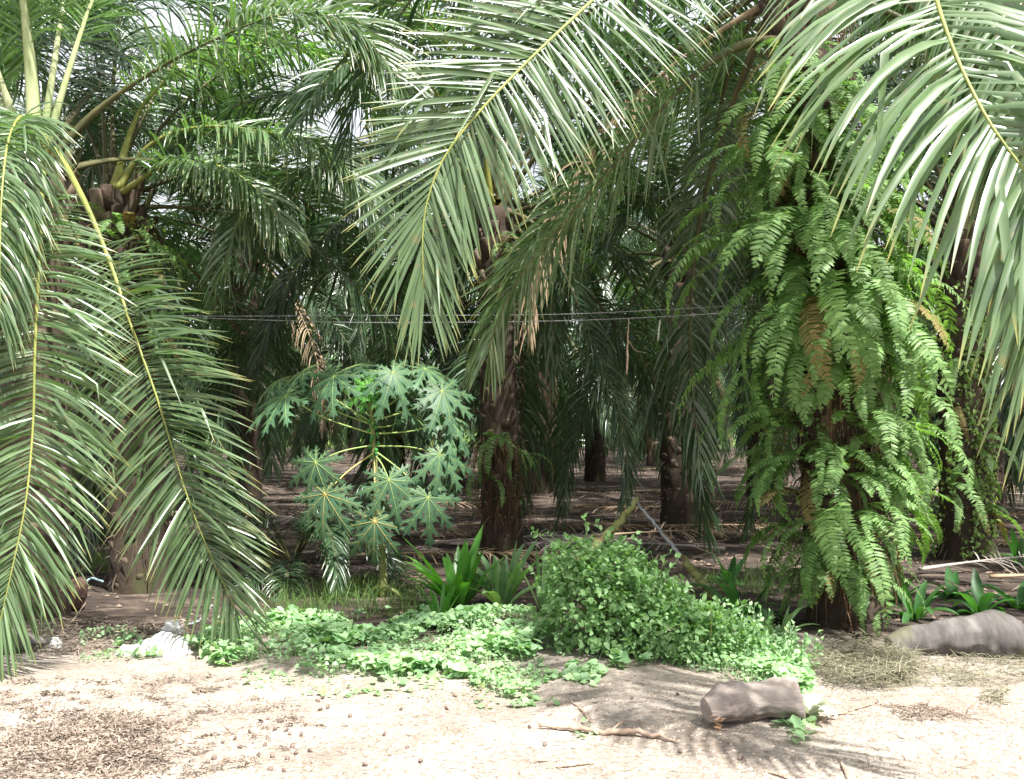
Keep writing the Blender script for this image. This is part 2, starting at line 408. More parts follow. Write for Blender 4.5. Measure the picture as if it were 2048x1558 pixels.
def groundmat():
    m, nt = newmat('sandy_soil')
    tc = N(nt, 'ShaderNodeTexCoord'); sp = N(nt, 'ShaderNodeSeparateXYZ'); nt.links.new(tc.outputs['Object'], sp.inputs[0])
    def noise(sc, det=6, ro=0.6, stretch=None):
        n = N(nt, 'ShaderNodeTexNoise'); n.inputs['Scale'].default_value = sc; n.inputs['Detail'].default_value = det; n.inputs['Roughness'].default_value = ro
        if stretch:
            mp = N(nt, 'ShaderNodeMapping'); mp.inputs['Scale'].default_value = stretch
            nt.links.new(tc.outputs['Object'], mp.inputs[0]); nt.links.new(mp.outputs[0], n.inputs['Vector'])
        else: nt.links.new(tc.outputs['Object'], n.inputs['Vector'])
        return n.outputs['Fac']
    # sand
    sand = ramp(nt, noise(1.6), [(0.3, (0.30, 0.255, 0.215)), (0.5, (0.42, 0.37, 0.32)), (0.7, (0.54, 0.49, 0.435))])
    sand = mix(nt, ramp(nt, noise(38, 5, 0.7), [(0.50, 0.0), (0.66, 0.85)]), sand, (0.20, 0.145, 0.105))
    sand = mix(nt, ramp(nt, noise(9, 5, 0.7, (1, 2.4, 1)), [(0.52, 0.0), (0.70, 0.8)]), sand, (0.22, 0.165, 0.125))
    # soil under the palms
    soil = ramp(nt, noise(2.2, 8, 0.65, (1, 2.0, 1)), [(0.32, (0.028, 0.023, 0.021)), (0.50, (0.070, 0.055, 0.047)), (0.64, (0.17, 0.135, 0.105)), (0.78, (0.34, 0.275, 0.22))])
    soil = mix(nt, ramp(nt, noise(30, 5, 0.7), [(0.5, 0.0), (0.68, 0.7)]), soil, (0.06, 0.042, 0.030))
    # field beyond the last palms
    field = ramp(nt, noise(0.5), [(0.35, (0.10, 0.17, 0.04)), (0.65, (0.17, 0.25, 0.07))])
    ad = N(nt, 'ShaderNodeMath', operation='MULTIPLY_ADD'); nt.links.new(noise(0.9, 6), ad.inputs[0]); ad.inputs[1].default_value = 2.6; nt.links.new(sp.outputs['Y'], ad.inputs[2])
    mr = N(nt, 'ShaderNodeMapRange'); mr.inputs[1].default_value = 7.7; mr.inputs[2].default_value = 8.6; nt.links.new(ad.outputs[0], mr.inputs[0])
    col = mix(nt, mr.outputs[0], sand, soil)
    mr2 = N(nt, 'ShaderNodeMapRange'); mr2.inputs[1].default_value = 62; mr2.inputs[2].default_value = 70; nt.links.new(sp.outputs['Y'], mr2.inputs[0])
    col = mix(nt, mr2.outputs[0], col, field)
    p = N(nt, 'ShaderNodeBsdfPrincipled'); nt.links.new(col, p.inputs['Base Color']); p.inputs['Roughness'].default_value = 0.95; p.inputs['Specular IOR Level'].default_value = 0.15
    bp = N(nt, 'ShaderNodeBump'); bp.inputs['Strength'].default_value = 0.9; bp.inputs['Distance'].default_value = 0.04
    nt.links.new(noise(22, 8, 0.7), bp.inputs['Height']); nt.links.new(bp.outputs[0], p.inputs['Normal'])
    out = N(nt, 'ShaderNodeOutputMaterial'); nt.links.new(p.outputs[0], out.inputs[0])
    return m
M_ground = groundmat()

# ------------------------------------------------------------------ ground
def sheet(name, xs, ys, dz, yfun=None):
    X, Y = np.meshgrid(xs, ys)
    if yfun is not None:
        t = (Y - ys[0]) / (ys[-1] - ys[0]); Y = ys[0] + t * (yfun(X) - ys[0])
    fade = np.clip((60 - np.hypot(X, Y)) / 30, 0, 1)
    Z = gh(X, Y) * fade + dz
    g = Geo(); ny, nx = X.shape
    i = np.arange(ny - 1)[:, None]; j = np.arange(nx - 1)[None]
    Q = np.stack([i * nx + j, i * nx + j + 1, (i + 1) * nx + j + 1, (i + 1) * nx + j], -1).reshape(-1, 4)
    g.add(np.stack([X, Y, Z], -1).reshape(-1, 3), Q)
    o = link(name, g.mesh(name, M_ground)); o['kind'] = 'structure'
    return o
dense = np.arange(-7, 7.001, 0.06)
far = 7 + np.cumsum(0.12 * 1.16 ** np.arange(42)); far = far[far < 500]
xs = np.concatenate([-far[::-1], dense, far])
yd = np.arange(2, 11, 0.06); yf = 11 + np.cumsum(0.12 * 1.14 ** np.arange(46)); yf = yf[yf < 700]
yb = 2 - np.cumsum(0.15 * 1.3 ** np.arange(17))
ys = np.concatenate([yb[::-1], yd, yf])
sheet('ground', xs, ys, -0.004)
xr = np.concatenate([-far[far < 60][::-1], dense, far[far < 60]])
sheet('dirt_track', xr, np.concatenate([yb[yb > -12][::-1], np.arange(2, 6.3, 0.06)]), 0.004,
      lambda X: 6.35 + 0.18 * np.sin(X * 1.1) + 0.1 * np.sin(X * 2.9 + 1))

def gz(x, y): return float(gh(x, y))

# ------------------------------------------------------------------ palm pieces
def arch(e0, bend, L=4.8, m=40, side=0.0):
    """rachis in the XZ plane from the origin towards +X"""
    s = np.linspace(0, 1, m)
    e = np.radians(e0 - bend * s ** 1.25)
    sw = side * s ** 2
    d = np.stack([np.cos(e) * np.cos(sw), np.cos(e) * np.sin(sw), np.sin(e)], 1)
    return np.vstack([[0, 0, 0], np.cumsum((d[:-1] + d[1:]) / 2, 0)]) * (L / (m - 1))

GEN = []          # shared frond meshes, young (upright) to old (hanging)
for e0, bd in ((84, 38), (74, 70), (66, 92), (54, 112), (42, 118), (28, 118), (10, 100), (-12, 74), (-35, 48)):
    for v in range(2):
        S = arch(e0 + rng.uniform(-4, 4), bd + rng.uniform(-8, 8), side=rng.uniform(-0.5, 0.5))
        g = Geo()
        leaflets(g, S, B=np.array((0, -1.0, 0)), n=105, L=rng.uniform(0.74, 0.86), w=0.018, k=5, grav=rng.uniform(0.9, 1.5), vee=(12, 20), start=0.2, gap=0.03)
        tube(g, S, np.interp(np.linspace(0, 1, 40), [0, 0.03, 0.2, 1], [0.085, 0.055, 0.032, 0.004]), sides=5, m=1, flat=0.6, bvec=np.array((0, 1.0, 0)), cap=False)
        GEN.append(g.mesh('frond', [M_palm_shade, M_rachis_dark]))
DEADGEN = []
for e0, bd in ((-25, 62), (-50, 38)):
    S = arch(e0, bd, L=3.9)
    g = Geo(); leaflets(g, S, B=np.array((0, -1.0, 0)), n=70, L=0.55, w=0.011, k=5, grav=2.6, vee=(-10, 30), start=0.25, gap=0.15)
    tube(g, S, np.interp(np.linspace(0, 1, 40), [0, 0.2, 1], [0.06, 0.028, 0.004]), sides=5, m=1, flat=0.6, bvec=np.array((0, 1.0, 0)), cap=False)
    DEADGEN.append(g.mesh('dead_frond', [M_dead, M_dead]))

def trunk_geo(H, r0, r1, lean=(0, 0), boots=0.17, nper=16, flare=0.2, seed=0, crownstubs=True, bootr=0.05, nst=26, lst=2.1):
    rs = np.random.default_rng(seed)
    g = Geo()
    m = max(10, int(H * 9))
    s = np.linspace(0, 1, m)
    P = np.stack([lean[0] * s ** 1.2, lean[1] * s ** 1.2, -0.15 + (H + 0.15) * s], 1)
    rad = r0 + (r1 - r0) * s + flare * r0 * np.exp(-s * H / 0.35)
    tube(g, P, rad * 0.90, sides=26, rough=0.10, r=0.15)
    n = int(H * nper) + (nst - 8 if crownstubs else 0)
    for k in range(n):
        cs = crownstubs and k >= n - nst
        z = (k + 0.5) / n; a = k * 2.39996 + rs.uniform(-0.12, 0.12)
        R0 = np.interp(z, s, rad); c = np.array([np.interp(z, s, P[:, q]) for q in range(3)])
        rad_d = np.array((math.cos(a), math.sin(a), 0)); tan = np.array((-math.sin(a), math.cos(a), 0))
        ln = boots * rs.uniform(0.6, 1.25) * (lst if cs else 1); br = bootr * rs.uniform(0.8, 1.25) * (1.15 if cs else 1) * min(1, .45 + z * H * .6)
        ln *= min(1, .4 + z * H * .6)
        up = rs.uniform(0.75, 1.2) * (1.3 if cs else 1)
        p0 = c + rad_d * R0 * 0.78 - np.array((0, 0, 0.05))
        d = nrm(rad_d * rs.uniform(0.5, 0.75) + np.array((0, 0, up)) + tan * rs.uniform(-0.18, 0.18))
        Pp = np.stack([p0, p0 + d * ln * 0.5, p0 + (d + np.array((0, 0, .15))) * ln, p0 + (d + np.array((0, 0, .15))) * ln * 1.03])
        tube(g, Pp, np.array((1.3, 1.1, 0.95, 0.5)) * br, sides=7, flat=0.5, bvec=tan, r=rs.uniform(0.1, 1.0), rough=0.25)
    nf = int(H * 75); z = rs.uniform(0.05, 1, nf); a = rs.uniform(0, 6.283, nf)
    Rr = np.interp(z, s, rad) * rs.uniform(.86, 1.12, nf)
    p0 = np.stack([np.interp(z, s, P[:, 0]) + np.cos(a) * Rr, np.interp(z, s, P[:, 1]) + np.sin(a) * Rr, np.interp(z, s, P[:, 2])], 1)
    F = grow(p0, np.stack([np.cos(a) * .5, np.sin(a) * .5, rs.uniform(-1, 1, nf)], 1), rs.uniform(.06, .22, nf), 4, 1.6, wig=.15)
    ribbons(g, F, widths(F, rs.uniform(.003, .010, nf), nrm(rs.normal(0, 1, (nf, 3))), (1, .9, .7, .2)), r=rs.uniform(.2, 1, nf))
    return g

def place_frond(par, mesh, pos, az, tilt=0.0, sc=1.0, roll=0.0, name='frond'):
    o = link(name, mesh, parent=par, loc=pos, scale=(sc, sc * random.choice((-1, 1)) if False else sc, sc))
    o.rotation_euler = (Matrix.Rotation(az, 4, 'Z') @ Matrix.Rotation(-tilt, 4, 'Y') @ Matrix.Rotation(roll, 4, 'X')).to_euler()
    return o

def crown(par, top, n, seed, sc=1.0, skip=None, oldest=1.0, dead=2):
    rs = random.Random(seed)
    off = rs.uniform(0, 6.28)
    for i in range(n):
        age = (i + 0.5) / n * oldest
        az = (off + i * 2.39996) % (2 * math.pi)
        if skip and skip(az, age): continue
        ti = min(len(GEN) // 2 - 1, int(age * (len(GEN) // 2))) * 2 + rs.randint(0, 1)
        pos = np.array(top) + np.array((math.cos(az), math.sin(az), 0)) * 0.13 * (0.3 + age) + np.array((0, 0, 0.15 - 0.35 * age))
        place_frond(par, GEN[ti], pos, az, tilt=R(rs.uniform(-6, 6)), sc=sc * rs.uniform(0.86, 1.08), roll=R(rs.uniform(-22, 22)))
    for i in range(dead):
        az = rs.uniform(0, 6.28)
        if skip and skip(az, 1.0): continue
        place_frond(par, DEADGEN[i % 2], np.array(top) + np.array((math.cos(az) * .2, math.sin(az) * .2, -0.3)), az, sc=sc * 0.9, name='dead_frond')

def hero(par, base, pts, nhint, n=84, L=0.75, w=0.021, start=0.22, grav=0.8, rad=(0.06, 0.028, 0.004), ang=(68, 22), vee=(10, 14), mat=None, rmat=None, label=None, twist=14, gap=0.0, gravpos=None, lastlen=0.55, k=6, asym=0.0):
    P = np.array([at(*p) for p in pts]); S = spline(P, 60) - base
    n = int(n * 1.75); w = w * .68; twist = twist * 1.5; gap = gap or .04
    g = Geo(); leaflets(g, S, nhint=np.asarray(nhint, float), n=n, L=L, w=w, start=start, grav=grav, ang=ang, vee=vee, twist=twist, gap=gap, lastlen=lastlen, k=k, asym=asym)
    f = link('frond', g.mesh('frond', [mat or M_palm]), parent=par)
    if label: f['label'] = label
    T = tangents(S); b = np.cross(T, np.asarray(nhint, float)[None])
    g = Geo(); tube(g, S, np.interp(np.linspace(0, 1, 60), [0, start, start + .25, 1], (rad[0], rad[1], rad[1] * .5, rad[2] * .8)), sides=8, flat=0.75, bvec=nrm(b), cap=True)
    link('rachis', g.mesh('rachis', [rmat or M_rachis]), parent=f)
    return f

def palm(x, y, H, label, group, r0=0.33, r1=0.27, lean=(0, 0), seed=0, boots=0.15, nper=16, name='oil_palm', bootr=0.05, tmesh=None, nst=26, lst=2.1, flare=.2):
    base = np.array((x, y, gz(x, y) if y < 40 else 0.0))
    e = empty(name, base, label, 'palm tree', group)
    if tmesh is None:
        tmesh = trunk_geo(H, r0, r1, lean, boots=boots, nper=nper, seed=seed, bootr=bootr, nst=nst, lst=lst, flare=flare).mesh('trunk', [M_trunk])
    link('trunk', tmesh, parent=e)
    top = np.array((lean[0], lean[1], H))
    return e, base, top

def skip_range(a0, a1, minage=0.0):
    """leave out fronds whose azimuth (degrees, 0 = right, 270 = towards the camera) lies in a range"""
    def f(az, age):
        d = math.degrees(az) % 360
        return age >= minage and (a0 <= d <= a1 or a0 <= d + 360 <= a1)
    return f

G_ROW = 'oil palms of the plantation'
# --- right palm, covered with ferns
rpb = at(1692, 1248, 7.5)
rtop = at(1585, -70, 7.45)
RP, rb, rt = palm(rpb[0], 7.5, rtop[2], 'tall oil palm on the right with its trunk covered in hanging ferns', G_ROW, r0=0.31, r1=0.26, flare=.08, lean=(rtop[0] - rpb[0], -0.05), seed=11, boots=0.12, nper=34, bootr=.045)
hero(RP, rb, [(1570, -60, 7.4), (1440, -190, 6.7), (1300, -110, 5.9), (1185, 0, 5.45), (1060, 118, 5.2), (960, 222, 5.05), (890, 312, 5.0), (855, 400, 4.98), (845, 480, 4.98), (848, 575, 5.0)],
     (0.25, -1, 0.2), n=110, L=0.80, w=0.0185, start=0.2, grav=0.22, ang=(76, 72, 46, 12), asym=-.17, vee=(3, 8), lastlen=0.6, label='long pale green frond hanging in the centre, tip down')
hero(RP, rb, [(1580, 85, 7.35), (1490, 88, 7.0), (1400, 140, 6.8), (1310, 232, 6.6), (1220, 340, 6.45), (1140, 430, 6.35), (1060, 525, 6.3), (1005, 615, 6.25), (978, 700, 6.25)],
     (-0.35, 0.45, 1), rad=(.065, .042, .005), n=125, L=0.70, w=0.017, start=0.16, grav=1.1, ang=(72, 25), vee=(6, 18), rmat=M_rachis_dark, label='dark arching frond seen from below')
hero(RP, rb, [(1640, -100, 7.2), (1730, -260, 6.0), (1820, -210, 4.8), (1868, -20, 4.15), (1900, 80, 3.95), (1940, 172, 3.82), (1990, 262, 3.72), (2060, 360, 3.65), (2105, 480, 3.6), (2125, 620, 3.6), (2130, 700, 3.6)],
     (-0.25, -1, 0.6), n=78, L=1.05, w=0.0270, start=0.22, grav=1.35, ang=(80, 72, 55, 22), vee=(8, 10), label='broad silvery frond hanging nearest the camera')
hero(RP, rb, [(1640, -60, 7.3), (1760, -190, 6.6), (1900, -190, 5.9), (2020, -60, 5.5), (2075, 120, 5.3), (2100, 330, 5.2), (2105, 520, 5.2), (2100, 640, 5.2)],
     (-0.5, -0.8, 0.6), n=90, L=1.0, w=0.021, start=0.22, grav=1.7, ang=(74, 24), vee=(5, 14))
crown(RP, rt, 30, 5, sc=1.0, skip=skip_range(185, 328, 0.12), dead=1)

# --- two palms at the left edge
lnb = gp(66, 1232)
LN, lb, lt = palm(lnb[0], lnb[1], at(80, 330, lnb[1])[2], 'oil palm at the left edge with fronds hanging to the sand', G_ROW, r0=0.28, r1=0.25, seed=12, boots=.1, nper=32, bootr=.042)
YL = lnb[1]
hero(LN, lb, [(80, 330, YL - .2), (88, 265, 7.2), (88, 310, 6.7), (82, 430, 6.4), (76, 560, 6.2), (70, 700, 6.1), (66, 850, 6.05), (52, 1000, 5.95), (26, 1130, 5.9), (-5, 1265, 5.85)],
     (0.25, -1, 0.3), n=105, L=0.74, w=0.0170, start=0.34, grav=0.65, ang=(86, 74, 52, 20), vee=(4, 14), twist=26, rad=(.045, .019, .004))
hero(LN, lb, [(85, 330, YL - .1), (108, 300, 7.4), (165, 395, 7.0), (218, 520, 6.8), (262, 650, 6.65), (312, 790, 6.5), (352, 920, 6.45), (388, 1030, 6.4), (430, 1130, 6.4), (474, 1225, 6.4)],
     (-0.15, -1, 0.3), n=106, L=0.74, w=0.0165, start=0.36, grav=0.5, ang=(80, 66, 48, 20), vee=(6, 14), twist=26, rad=(.034, .017, .004))
hero(LN, lb, [(60, 320, YL - .2), (10, 240, 7.0), (-50, 290, 6.4), (-85, 440, 6.1), (-100, 620, 6.0), (-105, 760, 5.95)],
     (0.5, -1, 0.5), n=95, L=0.95, w=0.019, start=0.2, grav=1.6, ang=(78, 24), vee=(8, 18), twist=28, rad=(.045, .018, .004), label='frond with sun-bleached silvery leaflets')
hero(LN, lb, [(75, 325, YL - .2), (50, 235, 6.9), (20, 270, 6.3), (5, 370, 6.0), (0, 500, 5.85), (0, 640, 5.8)],
     (0.35, -1, 0.55), n=80, L=0.60, w=0.018, start=0.2, grav=1.5, ang=(78, 24), vee=(8, 18), twist=28, rad=(.045, .018, .004))
hero(LN, lb, [(95, 330, YL), (190, 225, YL), (320, 135, 7.7), (450, 70, 7.6), (560, 30, 7.5), (655, 32, 7.45), (730, 75, 7.4), (800, 160, 7.35)],
     (-0.1, -0.35, 1), n=110, L=0.76, w=0.017, start=0.24, grav=1.1, ang=(72, 28), vee=(12, 20), rmat=M_rachis_dark)
for pts, rr in (([(70, 315, YL - .15), (62, 150, YL - .2), (40, -50, YL - .3), (0, -300, YL - .8), (-90, -560, YL - 1.6)], (0.068, 0.042, 0.004)),
                ([(80, 315, YL), (108, 130, YL), (128, 0, YL + .1), (165, -190, YL + .4), (260, -420, YL + 1)], (0.036, 0.022, 0.004)),
                ([(88, 315, YL), (132, 160, YL), (185, 0, YL + .1), (262, -170, YL + .3), (400, -340, YL + .6)], (0.036, 0.022, 0.004)),
                ([(60, 315, YL + .1), (30, 260, YL + .3), (-30, 150, YL + .6), (-120, 60, YL + .9), (-300, 20, YL + 1.2)], (0.06, 0.03, 0.004)),
                ([(62, 315, YL + .1), (30, 240, YL + .2), (-15, 110, YL + .1), (-60, -60, YL), (-130, -250, YL - .4)], (0.05, 0.03, 0.004))):
    hero(LN, lb, pts, (0.3, -1, 0.2), n=80, L=0.75, w=0.02, start=0.28, grav=0.5, ang=(62, 22), vee=(15, 18), rad=rr, rmat=M_petiole, mat=M_palm_young_sunlit, label='upright frond with a thick pale petiole')
crown(LN, lt, 26, 9, sc=0.9, skip=skip_range(200, 425, 0.0), dead=0)

lsb = gp(285, 1178)
tp = at(222, 395, lsb[1] + .1)
LS, sb, st = palm(lsb[0], lsb[1], tp[2], 'left oil palm with a brown ring of cut petiole stubs below its crown', G_ROW, r0=0.30, r1=0.27, lean=(tp[0] - lsb[0], 0.1), seed=13, boots=0.13, bootr=0.052, nper=26, nst=46, lst=2.6)
YS = lsb[1]
hero(LS, sb, [(235, 380, YS), (300, 290, YS), (400, 254, YS - .1), (520, 262, YS - .2), (640, 292, YS - .3), (720, 370, YS - .35), (760, 450, YS - .4)],
     (-0.1, -0.25, 1), n=90, L=0.66, w=0.020, start=0.17, grav=1.2, ang=(72, 28), vee=(10, 18))
hero(LS, sb, [(240, 390, YS), (330, 330, YS - .3), (430, 330, YS - .5), (510, 375, YS - .6), (570, 460, YS - .7)],
     (-0.1, -0.2, 1), n=80, L=0.62, w=0.020, start=0.17, grav=1.3, ang=(72, 28), vee=(10, 18))
hero(LS, sb, [(225, 380, YS), (290, 205, YS + .1), (420, 110, YS + .2), (560, 88, YS + .2), (690, 140, YS + .2), (770, 250, YS + .2)],
     (-0.1, -0.3, 1), n=90, L=0.72, w=0.020, start=0.2, grav=1.2, ang=(72, 28), vee=(8, 18), mat=M_palm_young_sunlit)
crown(LS, st, 26, 21, sc=0.9, skip=skip_range(185, 372, 0.08), dead=0)

# --- the palm in the middle
cb_ = gp(1003, 1112)
ct = at(992, 420, cb_[1])
CP, cb, ctp = palm(cb_[0], cb_[1], ct[2], 'middle oil palm with a slender reddish brown trunk and a few small ferns', G_ROW, r0=0.26, r1=0.23, seed=14, boots=0.09, bootr=0.045, nper=22, lean=(ct[0] - cb_[0], 0))
YC = cb_[1]
hero(CP, cb, [(985, 400, YC), (870, 285, YC - .9), (750, 290, YC - 1.7), (652, 334, YC - 2.2), (548, 372, YC - 2.5), (490, 422, YC - 2.7), (456, 500, YC - 2.8), (440, 570, YC - 2.8)],
     (-0.15, -0.35, 1), n=92, L=0.70, w=0.020, start=0.18, grav=1.2, ang=(70, 30), vee=(8, 16), label='frond with yellow green leaflets lit through, tip at the left')
hero(CP, cb, [(1000, 420, YC), (1070, 450, YC - .5), (1135, 560, YC - .8), (1190, 700, YC - .9), (1236, 810, YC - 1), (1254, 920, YC - 1), (1250, 1000, YC - 1)],
     (0.6, -0.5, 0.5), n=84, L=0.60, w=0.017, start=0.2, grav=1.2, ang=(66, 24), vee=(6, 14), rmat=M_rachis_dark, mat=M_palm_shade)
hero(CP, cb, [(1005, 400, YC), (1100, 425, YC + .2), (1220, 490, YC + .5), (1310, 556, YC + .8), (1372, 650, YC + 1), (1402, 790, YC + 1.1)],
     (0.3, -0.3, 1), n=84, L=0.62, w=0.017, start=0.2, grav=1.3, ang=(66, 24), vee=(6, 14), rmat=M_rachis_dark, mat=M_palm_shade)
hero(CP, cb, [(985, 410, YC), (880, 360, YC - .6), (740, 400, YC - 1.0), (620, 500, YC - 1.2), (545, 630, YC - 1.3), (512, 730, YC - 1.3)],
     (-0.3, -0.5, 0.8), n=84, L=0.62, w=0.017, start=0.2, grav=1.1, ang=(66, 22), vee=(6, 14), mat=M_palm_shade)
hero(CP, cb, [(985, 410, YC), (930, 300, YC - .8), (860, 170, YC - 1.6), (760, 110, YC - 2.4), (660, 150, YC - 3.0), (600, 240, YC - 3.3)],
     (-0.2, -0.3, 1), n=88, L=0.72, w=0.020, start=0.2, grav=1.3, ang=(68, 26), vee=(8, 18), mat=M_palm_shade)
hero(CP, cb, [(985, 400, YC), (950, 210, YC - .4), (880, 70, YC - .9), (770, -10, YC - 1.4), (640, -30, YC - 2), (520, 20, YC - 2.5)],
     (-0.2, -0.3, 1), n=88, L=0.74, w=0.020, start=0.2, grav=1.3, ang=(68, 26), vee=(8, 18))
crown(CP, ctp, 34, 33, sc=1.0, skip=skip_range(205, 325, 0.1), dead=0)

# --- single palms one can tell apart further in
SINGLE = [  # px, base py, top py, r, seed, label, n, skip
    (1362, 1058, 500, 0.33, 15, 'dark shaded oil palm trunk right of the middle, left of the fern covered palm'),
    (1935, 1118, 470, 0.33, 16, 'oil palm at the far right behind the silvery frond, trunk green with small plants'),
    (1190, 962, 640, 0.32, 17, 'oil palm standing just right of the bright gap between the trunks'),
    (1308, 932, 660, 0.30, 18, 'distant thin oil palm with pale cut stubs, left of the dark shaded trunk'),
    (1398, 925, 660, 0.32, 19, 'distant oil palm with an orange brown sunlit side, behind the dark shaded trunk'),
    (520, 950, 600, 0.32, 20, 'oil palm with a sunlit brown trunk left of the papaya'),
    (482, 968, 560, 0.30, 21, 'oil palm trunk at the tips of the hanging left fronds, left of the sunlit one'),
    (790, 968, 610, 0.30, 22, 'oil palm seen through the papaya stalks, trunk hung with small vines'),
    (905, 975, 600, 0.31, 23, 'oil palm just left of the slender middle trunk'),
    (1076, 985, 590, 0.32, 24, 'oil palm with reddish brown foot just right of the slender middle trunk'),
    (1520, 990, 560, 0.32, 25, 'oil palm hidden behind the left side of the ferns on the right'),
]
TR = [trunk_geo(4.3, 0.33, 0.28, (0, 0), boots=0.10, nper=34, seed=40 + k, bootr=0.042).mesh('trunk', [M_trunk]) for k in range(4)]
taken = []
for i, (px, py, ty, r, sd, lab) in enumerate(SINGLE):
    b = gp(px, py); H = at(px, ty, b[1])[2]
    H = max(3.2, min(H, 5.4))
    if i < 2:
        e, bb, tt = palm(b[0], b[1], H, lab, G_ROW, r0=r, r1=r * 0.88, seed=sd, boots=0.10, nper=34, bootr=.042)
    else:
        e, bb, tt = palm(b[0], b[1], H, lab, G_ROW, tmesh=TR[i % 4]); tt = np.array((0, 0, 4.3))
        e.scale = (r / 0.33,) * 2 + (H / 4.3,)
    taken.append((b[0], b[1]))
    sk = skip_range(200, 340, 0.3) if i < 2 else (skip_range(215, 325, 0.45) if b[1] < 20 else None)
    if i == 0:
        hero(e, bb, [(1355, 520, b[1]), (1300, 540, b[1] - .5), (1230, 680, b[1] - .9), (1165, 840, b[1] - 1.1), (1135, 950, b[1] - 1.1), (1122, 1030, b[1] - 1.1)],
             (-0.6, -0.5, 0.5), n=80, L=0.60, w=0.017, start=0.2, grav=1.2, ang=(66, 24), vee=(6, 14), rmat=M_rachis_dark, mat=M_palm_shade)
    crown(e, tt, 32, sd, sc=1.05, skip=sk, dead=2)
for p in (rb, lb, sb, cb): taken.append((p[0], p[1]))

# --- the rows behind them
rs = random.Random(3)
row = 0; Y = 17.0; cnt = 0
while Y < 92:
    half = Y * 0.62 + 6
    x = -half + (4.2 if row % 2 else 0)
    while x < half:
        qx, qy = x + rs.uniform(-0.9, 0.9), Y + rs.uniform(-0.9, 0.9)
        px = 1024 + qx / qy * FPX
        ok = all((qx - a) ** 2 + (qy - b) ** 2 > 22 for a, b in taken) and not (1085 < px < 1172 and qy > 14)
        if ok:
            side = 'left' if px < 900 else ('right' if px > 1300 else 'middle')
            H = rs.uniform(3.7, 4.8)
            e, bb, tt = palm(qx, qy, H, None, 'oil palms deep in the plantation', tmesh=TR[cnt % 4])
            e['label'] = {'left': 'oil palm deep in the plantation, in the shade on the left', 'right': 'oil palm deep in the plantation, in the shade on the right', 'middle': 'oil palm deep in the plantation, behind the middle trunks'}[side]
            e.scale = (1, 1, H / 4.3)
            crown(e, (0, 0, 4.3), 32 if Y < 35 else 18, 100 + cnt, sc=1.05, dead=2, oldest=1.12)
            cnt += 1
        x += 8.4
    Y += 7.0; row += 1
# two palms outside the frame whose crowns reach into the picture
for (qx, qy, H, sd, lab) in ((-7.6, 12.5, 5.0, 71, 'oil palm beyond the left edge whose fronds reach into the picture'), (7.9, 15.5, 5.2, 72, 'oil palm at the right edge behind the hanging silvery frond'), (-4.9, 17.0, 5.0, 73, 'tall oil palm behind the left pair, its fronds high over the papaya')):
    e, bb, tt = palm(qx, qy, H, lab, G_ROW, tmesh=TR[sd % 4]); e.scale = (1, 1, H / 4.3)
    crown(e, (0, 0, 4.3), 30, sd, sc=1.0, dead=1, skip=skip_range(235, 305, 0.4))

# ------------------------------------------------------------------ ferns
FERN = []
for e0, bd, L in ((30, 120, 1.20), (40, 100, 1.0), (10, 130, .85), (62, 100, .5), (15, 105, 1.0), (50, 145, 1.25), (0, 88, 0.95), (30, 118, 0.75), (55, 120, 0.65)):
    for mm, grp in ((M_fern, 0), (M_fernold, 1)):
        S = arch(e0, bd, L=L, m=30, side=rng.uniform(-0.5, 0.5))
        g = Geo()
        leaflets(g, S, B=np.array((0, -1.0, 0)), n=36, L=0.098, w=0.0115, k=4, grav=0.35, vee=(-4, 8), start=0.14, ang=(84, 62), fold=0.12, twist=10, jit=0.7,
                 lenfn=lambda v: np.interp(v, [0, 0.15, 0.5, 0.85, 1], [0.6, 0.95, 1.0, 0.65, 0.15]), gap=random.choice((.03, .08, .2)))
        tube(g, S, np.linspace(0.0042, 0.0012, 30), sides=4, m=0, cap=False)
        FERN.append(g.mesh('frond', [mm]))

def fern(pos, outaz, label, group, n=7, sc=1.0, spread=75, seed=0, old=0.08):
    rs = random.Random(seed)
    e = empty('fern', pos, label, 'fern', group)
    for i in range(n):
        az = outaz + R(rs.uniform(-spread, spread)) * (1 if i else 0)
        o = link('frond', FERN[rs.randrange(9) * 2 + (1 if rs.random() < old else 0)], parent=e, loc=(rs.uniform(-.05, .05), rs.uniform(-.03, .03), rs.uniform(-.1, .1)))
        o.rotation_euler = (Matrix.Rotation(az, 4, 'Z') @ Matrix.Rotation(R(rs.uniform(-8, 32)), 4, 'Y') @ Matrix.Rotation(R(rs.uniform(-25, 25)), 4, 'X')).to_euler()
        o.scale = (sc * rs.uniform(0.75, 1.2),) * 3
    return e

